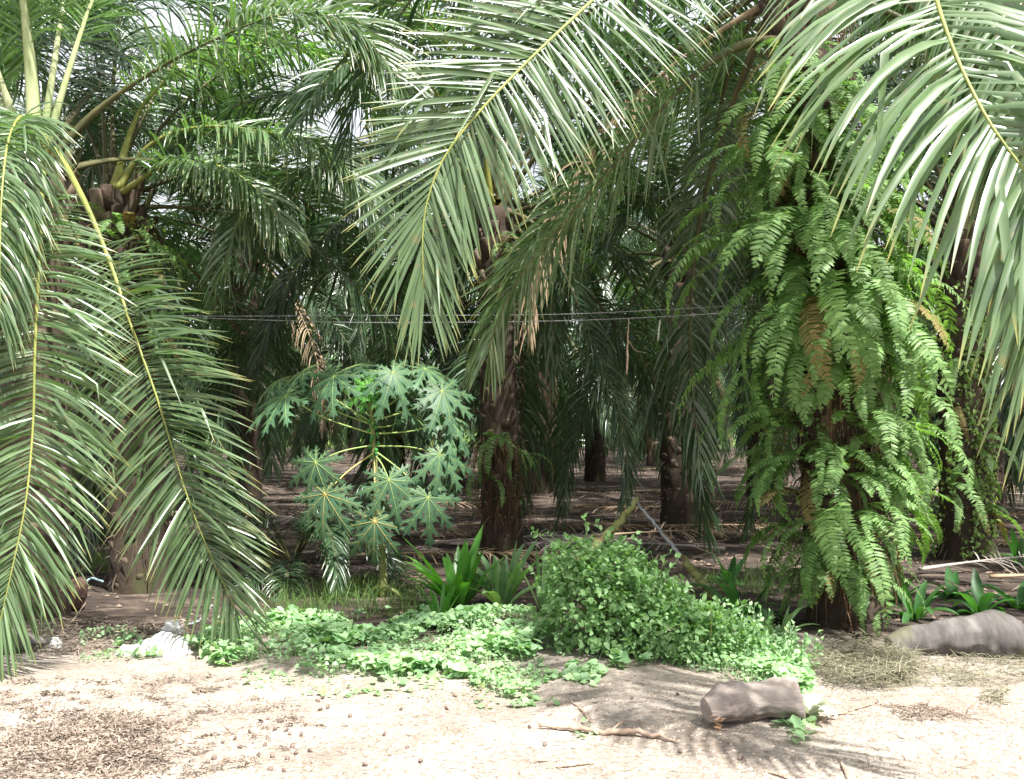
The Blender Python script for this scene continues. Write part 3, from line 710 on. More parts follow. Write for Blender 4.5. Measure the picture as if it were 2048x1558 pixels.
ROWS = [(200, 'just under the crown of the ferny palm'), (300, 'high on the ferny trunk, below the silvery frond'), (400, 'on the ferny trunk behind the silvery leaflet tips'),
        (495, 'on the ferny trunk well above the wires'), (580, 'on the ferny trunk at the wires'), (670, 'on the ferny trunk, level with the papaya top'),
        (760, 'on the ferny trunk beside the bare dark patch'), (850, 'on the ferny trunk below the bare dark patch'), (940, 'low on the ferny trunk'), (1030, 'second lowest ring on the ferny trunk'), (1115, 'lowest on the ferny trunk')]
SIDES = [(205, 'left flank', 1), (235, 'left front', .95), (270, 'front', .9), (305, 'right front', .95), (335, 'right flank', 1)]
fi = 0
for ri, (py, where) in enumerate(ROWS):
    z = at(1650, py, 7.5)[2]; s = max(0, z / rt[2]) ** 1.2
    cx = rb[0] + rt[0] * s; cy = rb[1] + rt[1] * s
    for (a, sname, k) in SIDES:
        if ri in (6, 7) and sname in ('front', 'left front') : continue
        if ri == 0 and sname in ('right flank',): continue
        aa = R(a + random.uniform(-9, 9)); rr = 0.27
        scl = 0.78 if ri == 0 else (0.95 if ri < 3 else (1.1 if ri < 7 else (.85 if ri < 10 else .5)))
        fern((cx + math.cos(aa) * rr, cy + math.sin(aa) * rr, z + random.uniform(-.16, .16)), aa, 'fern on %s, %s' % (sname, where), 'ferns on the right palm trunk', n=11 if ri < 9 else 8, sc=scl * (.62 + .5 * random.random()), seed=fi, spread=80, old=0.06)
        fi += 1
# smaller ferns elsewhere
def trunk_fern(base, top, px, py, Y, az, lab, grp, n, sc, seed, old=0.1):
    p = at(px, py, Y); fern(p, R(az), lab, grp, n=n, sc=sc, seed=seed, spread=80, old=old)
GS = 'small ferns on other palm trunks'
trunk_fern(cb, ct, 1000, 880, YC - .27, 280, 'pale green fern sprouting halfway up the slender middle trunk', GS, 7, 0.62, 201, 0)
trunk_fern(cb, ct, 975, 960, YC - .27, 250, 'small yellowish fern low on the left of the slender middle trunk', GS, 6, 0.55, 202, .3)
trunk_fern(cb, ct, 1035, 900, YC - .2, 320, 'small fern on the right of the slender middle trunk', GS, 5, 0.5, 203)
trunk_fern(cb, ct, 1000, 560, YC - .27, 270, 'fern high on the slender middle trunk above the wires', GS, 7, 0.65, 204, .2)
trunk_fern(cb, ct, 1000, 490, YC - .27, 290, 'topmost fern on the slender middle trunk', GS, 7, 0.65, 205, .2)
for k, (py, az) in enumerate(((450, 280), (480, 320), (520, 245), (560, 320), (600, 300), (650, 330))):
    trunk_fern(sb, st, 235 + 8 * (py - 450) / 60 + (18 if az > 300 else -12 if az < 250 else 0), py, YS - .25, az, ['topmost fern under the stub ring of the palm behind the left edge', 'fern on the right side just under the stub ring of that left palm', 'second row fern facing left under the stub ring on the left', 'yellowish fern on the right of the left trunk above the wires', 'fern facing the camera on the left trunk right at the wires', 'lowest fern on the left trunk, half hidden by hanging fronds'][k], GS, 6, 0.6, 220 + k, .25)
for k, (px, py) in enumerate(((1905, 820), (1950, 900), (1890, 960), (1960, 1020), (1920, 720))):
    trunk_fern(None, None, px, py, gp(1935, 1118)[1] - .3, 250 + 15 * k, ['dark fern on the far right trunk beside the silvery tips', 'second dark fern on the far right trunk, right side', 'dark fern on the far right trunk, left side', 'lowest dark fern on the far right trunk', 'topmost dark fern on the far right trunk'][k], GS, 6, 0.7, 240 + k)

# hanging roots and fibre of the fern covered trunk
g = Geo(); n = 900
zz = rng.uniform(0.35, rt[2] - 0.3, n); aa = np.radians(rng.uniform(180, 360, n)); ss = (zz / rt[2]) ** 1.2
p0 = np.stack([rt[0] * ss + np.cos(aa) * rng.uniform(.30, .42, n), rt[1] * ss + np.sin(aa) * rng.uniform(.30, .42, n), zz], 1)
P = grow(p0, np.stack([np.cos(aa) * .3, np.sin(aa) * .3, -np.ones(n)], 1), rng.uniform(.12, .5, n), 5, 1.0, wig=0.12)
W = widths(P, rng.uniform(.002, .005, n), nrm(rng.normal(0, 1, (n, 3))), (1, 1, .9, .7, .2))
ribbons(g, P, W)
o = link('hanging_roots', g.mesh('hanging_roots', [M_fibre]), parent=RP); o['kind'] = 'stuff'
# fibre on the middle trunk
g = Geo(); n = 260
p0 = np.stack([rng.normal(0, .2, n), rng.uniform(-.42, -.22, n), rng.uniform(.45, 1.5, n)], 1)
P = grow(p0, np.stack([rng.normal(0, .4, n), -np.full(n, .3), -np.ones(n)], 1), rng.uniform(.12, .4, n), 5, .8, wig=.2)
ribbons(g, P, widths(P, rng.uniform(.003, .006, n), nrm(rng.normal(0, 1, (n, 3))), (1, 1, .9, .7, .2)))
o = link('hanging_roots', g.mesh('hanging_roots', [M_fibre]), parent=CP); o['kind'] = 'stuff'

# ------------------------------------------------------------------ papaya
def papaya_leaf(lobes, size, droop=0.35):
    g = Geo(); gv = Geo()
    tmpl = [(0.0, 0.0, 0.0), (0.14, 0.14, 0.062), (0.26, 0.25, 0.085), (0.34, 0.36, 0.10), (0.38, 0.50, 0.215), (0.42, 0.46, 0.13), (0.47, 0.49, 0.065), (0.54, 0.56, 0.075), (0.60, 0.76, 0.21), (0.63, 0.70, 0.10), (0.69, 0.70, 0.045), (0.76, 0.77, 0.06), (0.80, 0.90, 0.11), (0.84, 0.86, 0.035), (1.0, 1.0, 0.0)]
    for a, ln in lobes:
        a += random.uniform(-4, 4); ln *= random.uniform(.92, 1.06)
        dx, dy = math.sin(R(a)), math.cos(R(a)); k = len(tmpl); rl = random.random()
        bend = random.uniform(-.12, .12)
        V = []; U = []
        for (ua, uo, w) in tmpl:
            for s, uu in ((-1, uo), (0, ua), (1, uo)):
                al = uu * ln; la = s * w * ln * random.uniform(.88, 1.12) + bend * uu * uu * ln * .5
                x = dx * al + dy * la; y = dy * al - dx * la
                r = math.hypot(x, y)
                z = -droop * r * r - (0.12 * abs(s) * w * ln * 2) * 0.6 + (0.0 if s else 0.004)
                V.append((x, y, z)); U.append(r)
        Q = []
        for i in range(k - 1):
            for j in (0, 1):
                Q.append((i * 3 + j, i * 3 + j + 1, (i + 1) * 3 + j + 1, (i + 1) * 3 + j))
        g.add(np.array(V) * size, Q, r=rl, u=U)
        t = np.linspace(0.0, 0.9, 8)
        C = np.stack([dx * t * ln + dy * bend * t * t * ln * .5, dy * t * ln - dx * bend * t * t * ln * .5, -droop * (t * ln) ** 2 + 0.006], 1)
        tube(gv, C * size, np.linspace(.0030, .0007, 8), sides=4, cap=False)
        for t0, s in ((.34, 1), (.34, -1), (.56, 1), (.56, -1)):
            q = np.linspace(0, 1, 4); al = t0 * ln + q * .2 * ln; la = s * q * .17 * ln
            x = dx * al + dy * la; y = dy * al - dx * la; r2 = x * x + y * y
            tube(gv, np.stack([x, y, -droop * r2 + .005 - .012 * q], 1) * size, np.linspace(.0014, .0005, 4), sides=3, cap=False)
    return g, gv
LOBES = [(0, 1.0), (38, .95), (-38, .95), (78, .82), (-78, .82), (118, .62), (-118, .62), (152, .40), (-152, .40)]
pbase = gp(765, 1196)
PY = pbase[1]
PB = np.array((pbase[0], PY, gz(*pbase)))
PAP = empty('papaya_plant', PB, 'young papaya plant with large lobed leaves standing in shade before the palms', 'papaya plant')
stem = spline([PB, at(766, 1120, PY), at(757, 1030, PY), at(750, 930, PY), at(745, 860, PY), at(741, 808, PY), at(738, 770, PY)], 50)
g = Geo(); tube(g, stem - PB, np.interp(np.linspace(0, 1, 50), [0, .3, .7, 1], [.036, .031, .024, .012]), sides=12, rough=.05)
link('stem', g.mesh('stem', [M_papstem]), parent=PAP)
g = Geo()
for s in (-1, 1):
    tube(g, spline([np.array((0, 0, .12)), np.array((s * .14, -.02 * s, .03)), np.array((s * .22, 0, -.06))], 8), np.linspace(.022, .012, 8), sides=7, rough=.1)
link('root', g.mesh('root', [M_papstem]), parent=PAP)
cols = [(M_papaya, M_vein), (M_papnew, M_vein), (M_papaya, M_veiny)]
LEAVES = [  # leaf centre px, py, depth offset, attach py, size, main-lobe screen angle (0 = up, 90 = right, 180 = down), face (0 flat/up .. 1 facing camera), material
    (572, 792, -.20, 868, .42, 258, .30, 0), (610, 742, .10, 845, .36, 300, .25, 0), (668, 752, -.15, 835, .38, 215, .45, 0),
    (752, 742, .15, 815, .36, 30, .40, 1), (735, 775, -.10, 806, .24, 190, .5, 1), (786, 745, -.15, 822, .40, 150, .45, 0),
    (850, 738, .05, 835, .36, 70, .25, 0), (884, 782, -.10, 842, .38, 155, .50, 0), (896, 838, -.05, 868, .33, 130, .30, 0),
    (818, 828, .25, 856, .28, 110, .25, 0), (632, 925, -.25, 890, .37, 205, .80, 0), (650, 988, -.30, 905, .38, 190, .85, 2),
    (778, 960, -.30, 908, .35, 165, .80, 0), (750, 1043, -.30, 912, .36, 182, .95, 2), (856, 995, -.25, 900, .36, 170, .80, 0),
    (880, 908, -.20, 892, .36, 135, .65, 0), (690, 800, .30, 850, .34, 300, .2, 0), (560, 760, .25, 850, .3, 280, .2, 0), (700, 735, .3, 825, .33, 340, .3, 0)]
for (lx, ly, dz, ap, size, sa, face, mi) in LEAVES:
    c = at(lx, ly, PY + dz); a0 = at(np.interp(ap, [770, 808, 860, 930], [738, 741, 745, 750]), ap, PY)
    g, gv = papaya_leaf(LOBES, size * 1.2, droop=random.uniform(.25, .5))
    out = nrm(np.array((c[0] - a0[0], c[1] - a0[1], 0)) + 1e-6)
    nv = nrm(np.array((0, 0, 1.0)) * (1.15 - face) + np.array((0, -1.0, 0)) * (face + .25) + out * .45)
    dv = np.array((math.sin(R(sa)), -0.35, math.cos(R(sa)))); dv = nrm(dv - nv * np.dot(dv, nv)); xv = np.cross(dv, nv)
    M = np.stack([xv, dv, nv], 1)
    for gg in (g, gv):
        gg.V = [v @ M.T + c for v in gg.V]
    lf = link('leaf', g.mesh('leaf', [cols[mi][0]], origin=PB), parent=PAP)
    link('veins', gv.mesh('veins', [cols[mi][1]], origin=PB), parent=lf)
    g = Geo(); mid = a0 * .45 + c * .55 - np.array((0, 0, .045 if ap > ly else -.03)) 
    tube(g, spline([a0, mid, c], 16) - PB, np.linspace(.0085, .0055, 16), sides=6)
    link('petiole', g.mesh('petiole', [M_vein if mi != 2 else M_veiny]), parent=lf)
for k in range(14):   # little green fruits and buds along the stem
    py = 835 + k * 6.5; p = at(745 + (py - 830) * .06, py, PY) + np.array((math.cos(k * 2.4) * .045, -abs(math.sin(k * 2.4)) * .04, 0)) - PB
    g = Geo(); tube(g, np.stack([p + np.array((0, 0, .02)), p + np.array((0, 0, .012)), p, p - np.array((0, 0, .018)), p - np.array((0, 0, .028))]), np.array((.004, .014, .019, .012, .002)) * random.uniform(.7, 1.15), sides=8)
    link('fruit', g.mesh('fruit', [M_fruit]), parent=PAP)

# ------------------------------------------------------------------ leaf clouds
def template(kind):
    if kind == 'heart':
        V = [(0, 0, 0), (0, .55, .02), (0, 1, -.06), (-.30, -.16, .08), (-.52, .12, .12), (-.42, .5, .08), (.30, -.16, .08), (.52, .12, .12), (.42, .5, .08)]
        T = [(0, 3, 4), (0, 4, 1), (4, 5, 1), (5, 2, 1), (0, 7, 6), (0, 1, 7), (7, 1, 8), (8, 1, 2)]
    elif kind == 'ovate':
        V = [(0, 0, 0), (0, .5, .0), (0, 1, -.1), (-.30, .28, .1), (-.27, .6, .08), (.30, .28, .1), (.27, .6, .08)]
        T = [(0, 1, 3), (1, 4, 3), (1, 2, 4), (0, 5, 1), (1, 5, 6), (1, 6, 2)]
    return np.array(V, float), np.array(T)

def scatter(g, kind, pos, d, nv, size, r=None, m=0):
    V, T = template(kind); n = len(pos); k = len(V)
    d = nrm(d); nv = nrm(nv - d * np.sum(nv * d, 1, keepdims=True)); xv = np.cross(d, nv)
    size = np.broadcast_to(size, (n,))[:, None, None]
    W = pos[:, None] + size * (V[None, :, 0:1] * xv[:, None] + V[None, :, 1:2] * d[:, None] + V[None, :, 2:3] * nv[:, None])
    TT = (T[None] + (np.arange(n) * k)[:, None, None]).reshape(-1, 3)
    if r is None: r = rng.random(n)
    g.add(W.reshape(-1, 3), T=TT, r=np.repeat(r, k), u=0.5, m=m)

def inpoly(x, y, poly):
    c = np.zeros(len(x), bool); j = len(poly) - 1
    for i in range(len(poly)):
        xi, yi = poly[i]; xj, yj = poly[j]
        t = ((yi > y) != (yj > y)) & (x < (xj - xi) * (y - yi) / (yj - yi + 1e-12) + xi)
        c ^= t; j = i
    return c

def sample(pxpoly, n, clump=0.0, csize=0.12):
    poly = np.array([gp(*p) for p in pxpoly]); lo = poly.min(0); hi = poly.max(0); out = []
    tot = 0
    while tot < n:
        if clump and len(out) % 2:
            nc = max(3, n // 60); c = rng.uniform(lo, hi, (nc, 2)); q = np.repeat(c, 40, 0) + rng.normal(0, csize, (nc * 40, 2))
        else: q = rng.uniform(lo, hi, (n, 2))
        q = q[inpoly(q[:, 0], q[:, 1], poly)]; out.append(q); tot += len(q)
    q = np.concatenate(out); rng.shuffle(q)
    return q[:n]

def creeper(poly, n, size, hmax, name='creeper', mat=None, clump=True, kind='heart', tilt=.55):
    q = sample(poly, int(n * 1.35), clump, .16)
    keep = np.array([mnoise.noise(Vector((a * 2.6, b * 2.6, 3.3))) + .6 * mnoise.noise(Vector((a * 8, b * 8, 1))) for a, b in q]) > -.22
    q = q[keep][:n]; n = len(q)
    # height of the cover rises in soft lumps
    hm = np.clip(.5 + .5 * np.sin(q[:, 0] * 3.1 + 1.2 * np.sin(q[:, 1] * 2.3)) * np.sin(q[:, 1] * 4.0 + .5), .15, 1)
    z = gh(q[:, 0], q[:, 1]) + .012 + rng.random(n) ** .6 * hmax * hm
    pos = np.stack([q[:, 0], q[:, 1], z], 1)
    nv = nrm(np.stack([rng.normal(0, tilt, n), rng.normal(-.25, tilt, n), np.ones(n)], 1)); a = rng.uniform(0, 6.28, n)
    d = np.stack([np.cos(a), np.sin(a), rng.normal(-.1, .2, n)], 1)
    g = Geo(); scatter(g, kind, pos, d, nv, size * rng.uniform(.3, 1.0, n) * (1 + .45 * np.sin(q[:, 0] * 5 + 2 * np.sin(q[:, 1] * 4))))
    # stalks
    m = n // 2; P = np.stack([pos[:m] + np.stack([rng.normal(0, .02, m), rng.normal(0, .02, m), -z[:m] + gh(q[:m, 0], q[:m, 1])], 1), pos[:m]], 1)
    P = np.stack([P[:, 0], (P[:, 0] + P[:, 1]) / 2 + rng.normal(0, .006, (m, 3)), P[:, 1]], 1)
    ribbons(g, P, widths(P, np.full(m, .0016), nrm(rng.normal(0, 1, (m, 3))), (1, 1, 1)))
    o = link(name, g.mesh(name, [mat or M_creep]))
    return o
CREEP = [(365, 1300), (470, 1262), (620, 1240), (800, 1232), (1060, 1232), (1110, 1300), (1430, 1312), (1530, 1250), (1590, 1300), (1625, 1390), (1600, 1455), (1560, 1400), (1430, 1352), (1330, 1335), (1215, 1345), (1180, 1372), (1120, 1362), (1030, 1400), (950, 1385), (880, 1340), (760, 1368), (640, 1362), (540, 1330), (430, 1335)]
tag(creeper(CREEP, 8000, .062, .15), 'low creeper with heart shaped leaves covering the edge of the sand', 'creeper', kind='stuff')
tag(creeper([(480, 1340), (560, 1330), (640, 1362), (880, 1340), (1000, 1380), (1110, 1395), (1180, 1440), (1210, 1480), (1150, 1470), (1060, 1430), (960, 1420), (700, 1405), (500, 1380)], 260, .045, .03, name='creeper_runners'), 'sparse creeper runners straying over the bare sand', 'creeper', kind='stuff')
tag(creeper([(160, 1275), (240, 1262), (300, 1290), (330, 1330), (160, 1330)], 260, .045, .09, name='weeds'), 'small weeds beside the white sack on the left', 'weeds', kind='stuff')
tag(creeper([(1560, 1455), (1640, 1400), (1640, 1490), (1590, 1500)], 46, .07, .10, name='creeper_shoots'), 'creeper shoots over the right end of the pale log', 'creeper', kind='stuff')

# the shrub
def shrub(name, lobes, n, size, label, cat, stems, mat):
    base = np.array(stems[0][0])
    e = empty(name, base, label, cat)
    g = Geo()
    for (c, rad, frac) in lobes:
        k = int(n * frac); v = nrm(rng.normal(0, 1, (k, 3))); rr = rng.uniform(.45, 1.0, k) ** .5
        c = np.array(c); rad = np.array(rad)
        bump = 1 + .14 * np.sin(v[:, 0] * 7 + c[0] * 9) * np.sin(v[:, 2] * 8 + 1) + .08 * np.sin(v[:, 1] * 17 + v[:, 0] * 11)
        pos = c + v * rad * (rr * bump)[:, None]
        gz_ = gh(pos[:, 0], pos[:, 1]); ok = pos[:, 2] > gz_ + .02; pos = pos[ok]; v = v[ok]; k = len(pos)
        nv = nrm(v * .6 + np.array((0, -.15, .7)) + rng.normal(0, .45, (k, 3))); d = nrm(v + rng.normal(0, .7, (k, 3)) + np.array((0, 0, -.15)))
        scatter(g, 'ovate', pos, d, nv, size * rng.uniform(.6, 1.25, k))
    gf = g; g = Geo()
    for (a, b) in stems:
        a = np.array(a); b = np.array(b)
        for q in range(7):
            t = b + rng.normal(0, .14, 3); tube(g, spline([a, (a + t) / 2 + rng.normal(0, .05, 3), t], 10) - base, np.linspace(.007, .002, 10), sides=5)
    link('stems', g.mesh('stems', [M_papstem]), parent=e)
    g = gf   # sprigs standing out of the outline
    for (c, rad, frac) in lobes:
        for q in range(int(60 * frac) + 4):
            v = nrm(rng.normal(0, 1, 3) * np.array((1, .6, 1)) + np.array((0, -.2, .5))); p = np.array(c) + v * np.array(rad) * .85
            P = spline([p, p + v * .09, p + v * .14 + np.array((rng.normal(0, .04), 0, .05))], 8)
            tube(g, P, np.linspace(.003, .001, 8), sides=4, r=.3)
            k = 9; pp = P[rng.integers(0, 8, k)]
            scatter(g, 'ovate', pp, rng.normal(0, .8, (k, 3)) + v, rng.normal(0, .5, (k, 3)) + np.array((0, -.2, 1)), size * rng.uniform(.6, 1.1, k))
    link('foliage', g.mesh('foliage', [mat], origin=base), parent=e)
    return e
Yb = 6.55
def c3(px, py, Y=Yb): return at(px, py, Y)
g0 = gp(1260, 1330); g1 = gp(1400, 1330)
sh = shrub('shrub', [(c3(1200, 1215), (.42, .34, .42), .34), (c3(1290, 1240), (.40, .36, .36), .28), (c3(1370, 1275, 6.4), (.34, .3, .26), .16), (c3(1150, 1130), (.20, .2, .20), .05), (c3(1235, 1140), (.22, .2, .18), .06), (c3(1450, 1300, 6.35), (.28, .25, .2), .10)], 8200, .054,
      'dense light green leafy shrub at the edge of the sand', 'shrub', [((g0[0], Yb, 0), c3(1200, 1180)), ((g0[0] + .1, Yb, 0), c3(1300, 1200)), ((g0[0] - .1, Yb, 0), c3(1150, 1130)), ((g1[0], 6.4, 0), c3(1400, 1270, 6.4))], M_shrub)
sh2 = shrub('shrub', [(c3(1500, 1310, 6.3), (.30, .22, .16), .5), (c3(1565, 1340, 6.1), (.22, .2, .12), .5)], 1700, .042, 'lower sunlit leafy shrub sloping down to the pale log', 'shrub', [((gp(1500, 1345)[0], 6.2, 0), c3(1500, 1310, 6.25))], M_creep)

# ------------------------------------------------------------------ strap leaved plants
def strap(px, py, label, group, n, L, w, mat, up=.9, seed=0, name='strap_leaf_plant', grav=.8, cat='plant', k=7):
    b = gp(px, py); e = empty(name, (b[0], b[1], gz(*b)), label, cat, group)
    a = np.arange(n) * 2.4 + seed; t = rng.uniform(.15, 1, n) * up
    for i in range(n):
        d = np.array([[math.cos(a[i]) * t[i], math.sin(a[i]) * t[i], 1.0]])
        l = L * rng.uniform(.65, 1.1)
        P = grow(np.array([[math.cos(a[i]) * .03, math.sin(a[i]) * .03, -.01]]), d, l, k, grav * (.3 + t[i]))
        W0 = np.array([[-math.sin(a[i]), math.cos(a[i]), 0]])
        prof = np.interp(np.linspace(0, 1, k), [0, .2, .5, .8, 1], [.45, .8, 1, .7, .02])
        g = Geo(); ribbons(g, P, widths(P, w * rng.uniform(.8, 1.15), W0, prof), fold=.35)
        link('leaf', g.mesh('leaf', [mat]), parent=e)
    return e
GSP = 'strap leaved plants behind the creeper'
strap(915, 1222, 'glossy green strap leaved plant, largest, right of the papaya foot', GSP, 26, .74, .050, M_strap, .95, 0, grav=1.1)
strap(880, 1245, 'small bright strap leaved plant in front of the largest one', GSP, 9, .34, .02, M_strap, .6, 1)
strap(1005, 1215, 'strap leaved plant with pale streaked leaves, between the big one and the shrub', GSP, 20, .70, .042, M_strap2, .95, 2, grav=1.1)
strap(1090, 1225, 'strap leaved plant half hidden at the left side of the shrub', GSP, 8, .55, .03, M_strap2, .5, 3)
strap(1485, 1250, 'broad leaved green plant right of the shrub', 'broad leaved weeds', 15, .58, .05, M_broad, 1.1, 4, name='broad_leaf_plant', grav=2.0)
strap(1555, 1290, 'narrow leaved tuft between the broad leaved plant and the fern palm foot', 'broad leaved weeds', 9, .42, .024, M_strap2, 1.1, 5, name='broad_leaf_plant', grav=1.8)
for k, (px, py, L, lab) in enumerate(((1830, 1235, .42, 'dark broad leaved weed just right of the ferny palm foot'), (1790, 1200, .36, 'dark broad leaved weed behind the charred root'), (1960, 1225, .40, 'dark broad leaved weed behind the grey log'), (2035, 1215, .5, 'dark broad leaved weed at the right edge'), (1905, 1190, .35, 'dark broad leaved weed under the far right palm'), (1460, 1165, .35, 'dark broad leaved weed beyond the green stalk'), (2040, 1130, .5, 'tall dark weed at the right edge by the far palm'))):
    strap(px, py, lab, 'broad leaved weeds', 11, L, .045, M_broad, 1.3, 10 + k, name='broad_leaf_plant', grav=1.8)

# low young palm behind the papaya
b = gp(585, 1150)
YP, yb_, yt = empty('young_palm', (b[0], b[1], 0), 'low dark young palm growing left of the papaya foot', 'palm tree', G_ROW), None, None
for i in range(18):
    place_frond(YP, GEN[6 + i % 8], (0, 0, .08), i * 2.4 + .3, tilt=R(14), sc=random.uniform(.32, .46), roll=R(random.uniform(-20, 20)))

# grass
def blades(name, poly, n, L, w, mat, label, cat, grav=1.0, spread=.45, k=4, clump=True, lift=0.0, kind='stuff', flat=False):
    q = sample(poly, n, clump, .10); n = len(q)
    p0 = np.stack([q[:, 0], q[:, 1], gh(q[:, 0], q[:, 1]) + (rng.random(n) * lift if lift else -.005)], 1)
    if flat: d = np.stack([rng.normal(0, 1, n), rng.normal(0, .7, n), rng.normal(0.05, .16, n)], 1)
    else: d = np.stack([rng.normal(0, spread, n), rng.normal(0, spread, n), np.ones(n)], 1)
    P = grow(p0, d, L * rng.uniform(.4, 1.2, n), k, grav * rng.uniform(.3, 1.3, n), wig=.10 if flat else 0)
    if flat: P[..., 2] = np.maximum(P[..., 2], gh(P[..., 0], P[..., 1]) + .006)
    W0 = nrm(np.stack([rng.normal(0, 1, n), rng.normal(0, 1, n), np.zeros(n)], 1))
    g = Geo(); ribbons(g, P, widths(P, w * rng.uniform(.6, 1.3, n), W0, np.interp(np.linspace(0, 1, k), [0, .4, 1], [.8, 1, .08])), fold=.2)
    o = link(name, g.mesh(name, [mat])); return tag(o, label, cat, kind=kind)
def fibre_clumps():
    g = Geo(); cs = []
    for poly, nc, ncl, sg in (([(-40, 1420), (120, 1405), (330, 1430), (420, 1480), (380, 1570), (-60, 1590)], 60, 60, .055), ([(0, 1360), (300, 1350), (470, 1350), (560, 1410), (640, 1450), (560, 1520), (430, 1570), (0, 1560)], 120, 26, .022), ([(60, 1440), (200, 1425), (300, 1450), (330, 1540), (150, 1575), (0, 1560)], 50, 110, .055), ([(120, 1450), (280, 1445), (320, 1530), (140, 1560)], 26, 120, .05)):
        c = sample(poly, nc); k = rng.integers(int(ncl * .4), int(ncl * 1.6), nc)
        q = np.repeat(c, k, 0); s_ = np.repeat(sg * rng.uniform(.5, 1.5, nc), k)
        cs.append(np.concatenate([q + rng.normal(0, 1, q.shape) * s_[:, None] * np.array((1.3, .9)), s_[:, None]], 1))
    q = np.concatenate(cs); n = len(q); print('fibre', n)
    p0 = np.stack([q[:, 0], q[:, 1], gh(q[:, 0], q[:, 1]) + rng.random(n) ** 2 * .035], 1)
    P = grow(p0, np.stack([rng.normal(0, 1, n), rng.normal(0, .8, n), rng.normal(.05, .3, n)], 1), rng.uniform(.012, .055, n), 4, .4, wig=.25)
    P[..., 2] = np.maximum(P[..., 2], gh(P[..., 0], P[..., 1]) + .004)
    ribbons(g, P, widths(P, rng.uniform(.0015, .0048, n), nrm(rng.normal(0, 1, (n, 3))), (.8, 1, .8, .2)), fold=.4)
    tag(link('fibre_litter', g.mesh('fibre_litter', [M_husk])), 'shredded brown palm fibre in dark clumps over the sand at lower left', 'palm fibre', kind='stuff')
blades('grass', [(560, 1190), (700, 1165), (850, 1185), (850, 1240), (600, 1245), (500, 1250)], 1100, .24, .0030, M_grass, 'fine green grass round the papaya foot', 'grass', grav=.9)
blades('grass', [(170, 1120), (240, 1105), (240, 1150), (160, 1150)], 260, .16, .005, M_grass, 'bright weeds on the sunny ground behind the left fronds', 'grass')
blades('grass', [(1380, 1150), (1600, 1130), (1620, 1190), (1400, 1200)], 500, .18, .004, M_grass, 'shaded grass beyond the broad leaved plant', 'grass')
blades('dry_grass', [(1610, 1345), (1660, 1310), (1760, 1300), (1840, 1330), (1830, 1368), (1770, 1392), (1670, 1380)], 3200, .12, .0026, M_hay, 'heap of dry grey green grass cuttings below the ferny palm', 'dry grass', flat=True, lift=.13, grav=.5)
blades('dry_grass', [(1740, 1300), (2060, 1315), (2060, 1370), (1900, 1380), (1780, 1380)], 1500, .10, .0026, M_hay, 'thin dry grass spread before the grey half buried log', 'dry grass', flat=True, lift=.03, grav=.5)
blades('dry_grass', [(1970, 1385), (2010, 1380), (2020, 1412), (1965, 1412)], 170, .07, .003, M_hay, 'small round tuft of dry grass on the right of the sand', 'dry grass', flat=True, lift=.06)
blades('dry_grass', [(1880, 1420), (1760, 1420), (1820, 1448), (1960, 1446)], 240, .10, .0028, M_litter, 'thin brown straw lying on the sand right of the pale log', 'dry grass', flat=True, lift=.02)
fibre_clumps()
blades('leaf_litter', [(60, 1250), (380, 1245), (360, 1300), (60, 1320)], 1500, .10, .004, M_husk, 'dry straw along the foot of the left palms', 'leaf litter', flat=True, lift=.03)
blades('leaf_litter', [(-500, 1190), (2600, 1190), (1700, 890), (350, 890)], 22000, .42, .011, M_litter, 'dead palm leaflets littering the plantation floor', 'leaf litter', flat=True, lift=.05, grav=.3, clump=True)
blades('straw', [(600, 1558), (560, 1360), (1200, 1400), (2048, 1400), (2048, 1570)], 620, .06, .0022, M_litter, 'scattered bits of straw on the pale sand', 'straw', flat=True, lift=.004, grav=.3, clump=False)

def clods(name, poly, n, size, mat, label, cat):
    q = sample(poly, n, 1.0, .12); n = len(q)
    V = np.array([(1, 0, 0), (-1, 0, 0), (0, 1, 0), (0, -1, 0), (0, 0, .7), (0, 0, -.7)], float); T = np.array([(0, 2, 4), (2, 1, 4), (1, 3, 4), (3, 0, 4), (2, 0, 5), (1, 2, 5), (3, 1, 5), (0, 3, 5)])
    a = rng.uniform(0, 6.28, n); sz = size * rng.random(n) ** 3 + size * .18
    W = V[None] * rng.uniform(.6, 1.3, (n, 6, 1)); X = W[..., 0] * np.cos(a)[:, None] - W[..., 1] * np.sin(a)[:, None]; Y_ = W[..., 0] * np.sin(a)[:, None] + W[..., 1] * np.cos(a)[:, None]
    W = np.stack([X, Y_, W[..., 2]], -1) * sz[:, None, None] + np.stack([q[:, 0], q[:, 1], gh(q[:, 0], q[:, 1]) + .004], 1)[:, None]
    g = Geo(); g.add(W.reshape(-1, 3), T=(T[None] + (np.arange(n) * 6)[:, None, None]).reshape(-1, 3), r=np.repeat(rng.random(n), 6))
    tag(link(name, g.mesh(name, [mat], smooth=False)), label, cat, kind='stuff')
M_grit = leafmat('grit', (0.14, 0.105, 0.08), (0.42, 0.36, 0.30), rough=.9, trans=0, spec=.1)
clods('grit', [(-60, 1350), (600, 1370), (1200, 1360), (2100, 1390), (2100, 1590), (-60, 1590)], 16000, .011, M_grit, 'grit and small clods scattered over the sandy ground', 'grit')
clods('soil_clods', [(-300, 1250), (2400, 1250), (1800, 980), (300, 980)], 9000, .030, M_litter, 'clods and crumbs of dark soil on the plantation floor', 'soil clods')

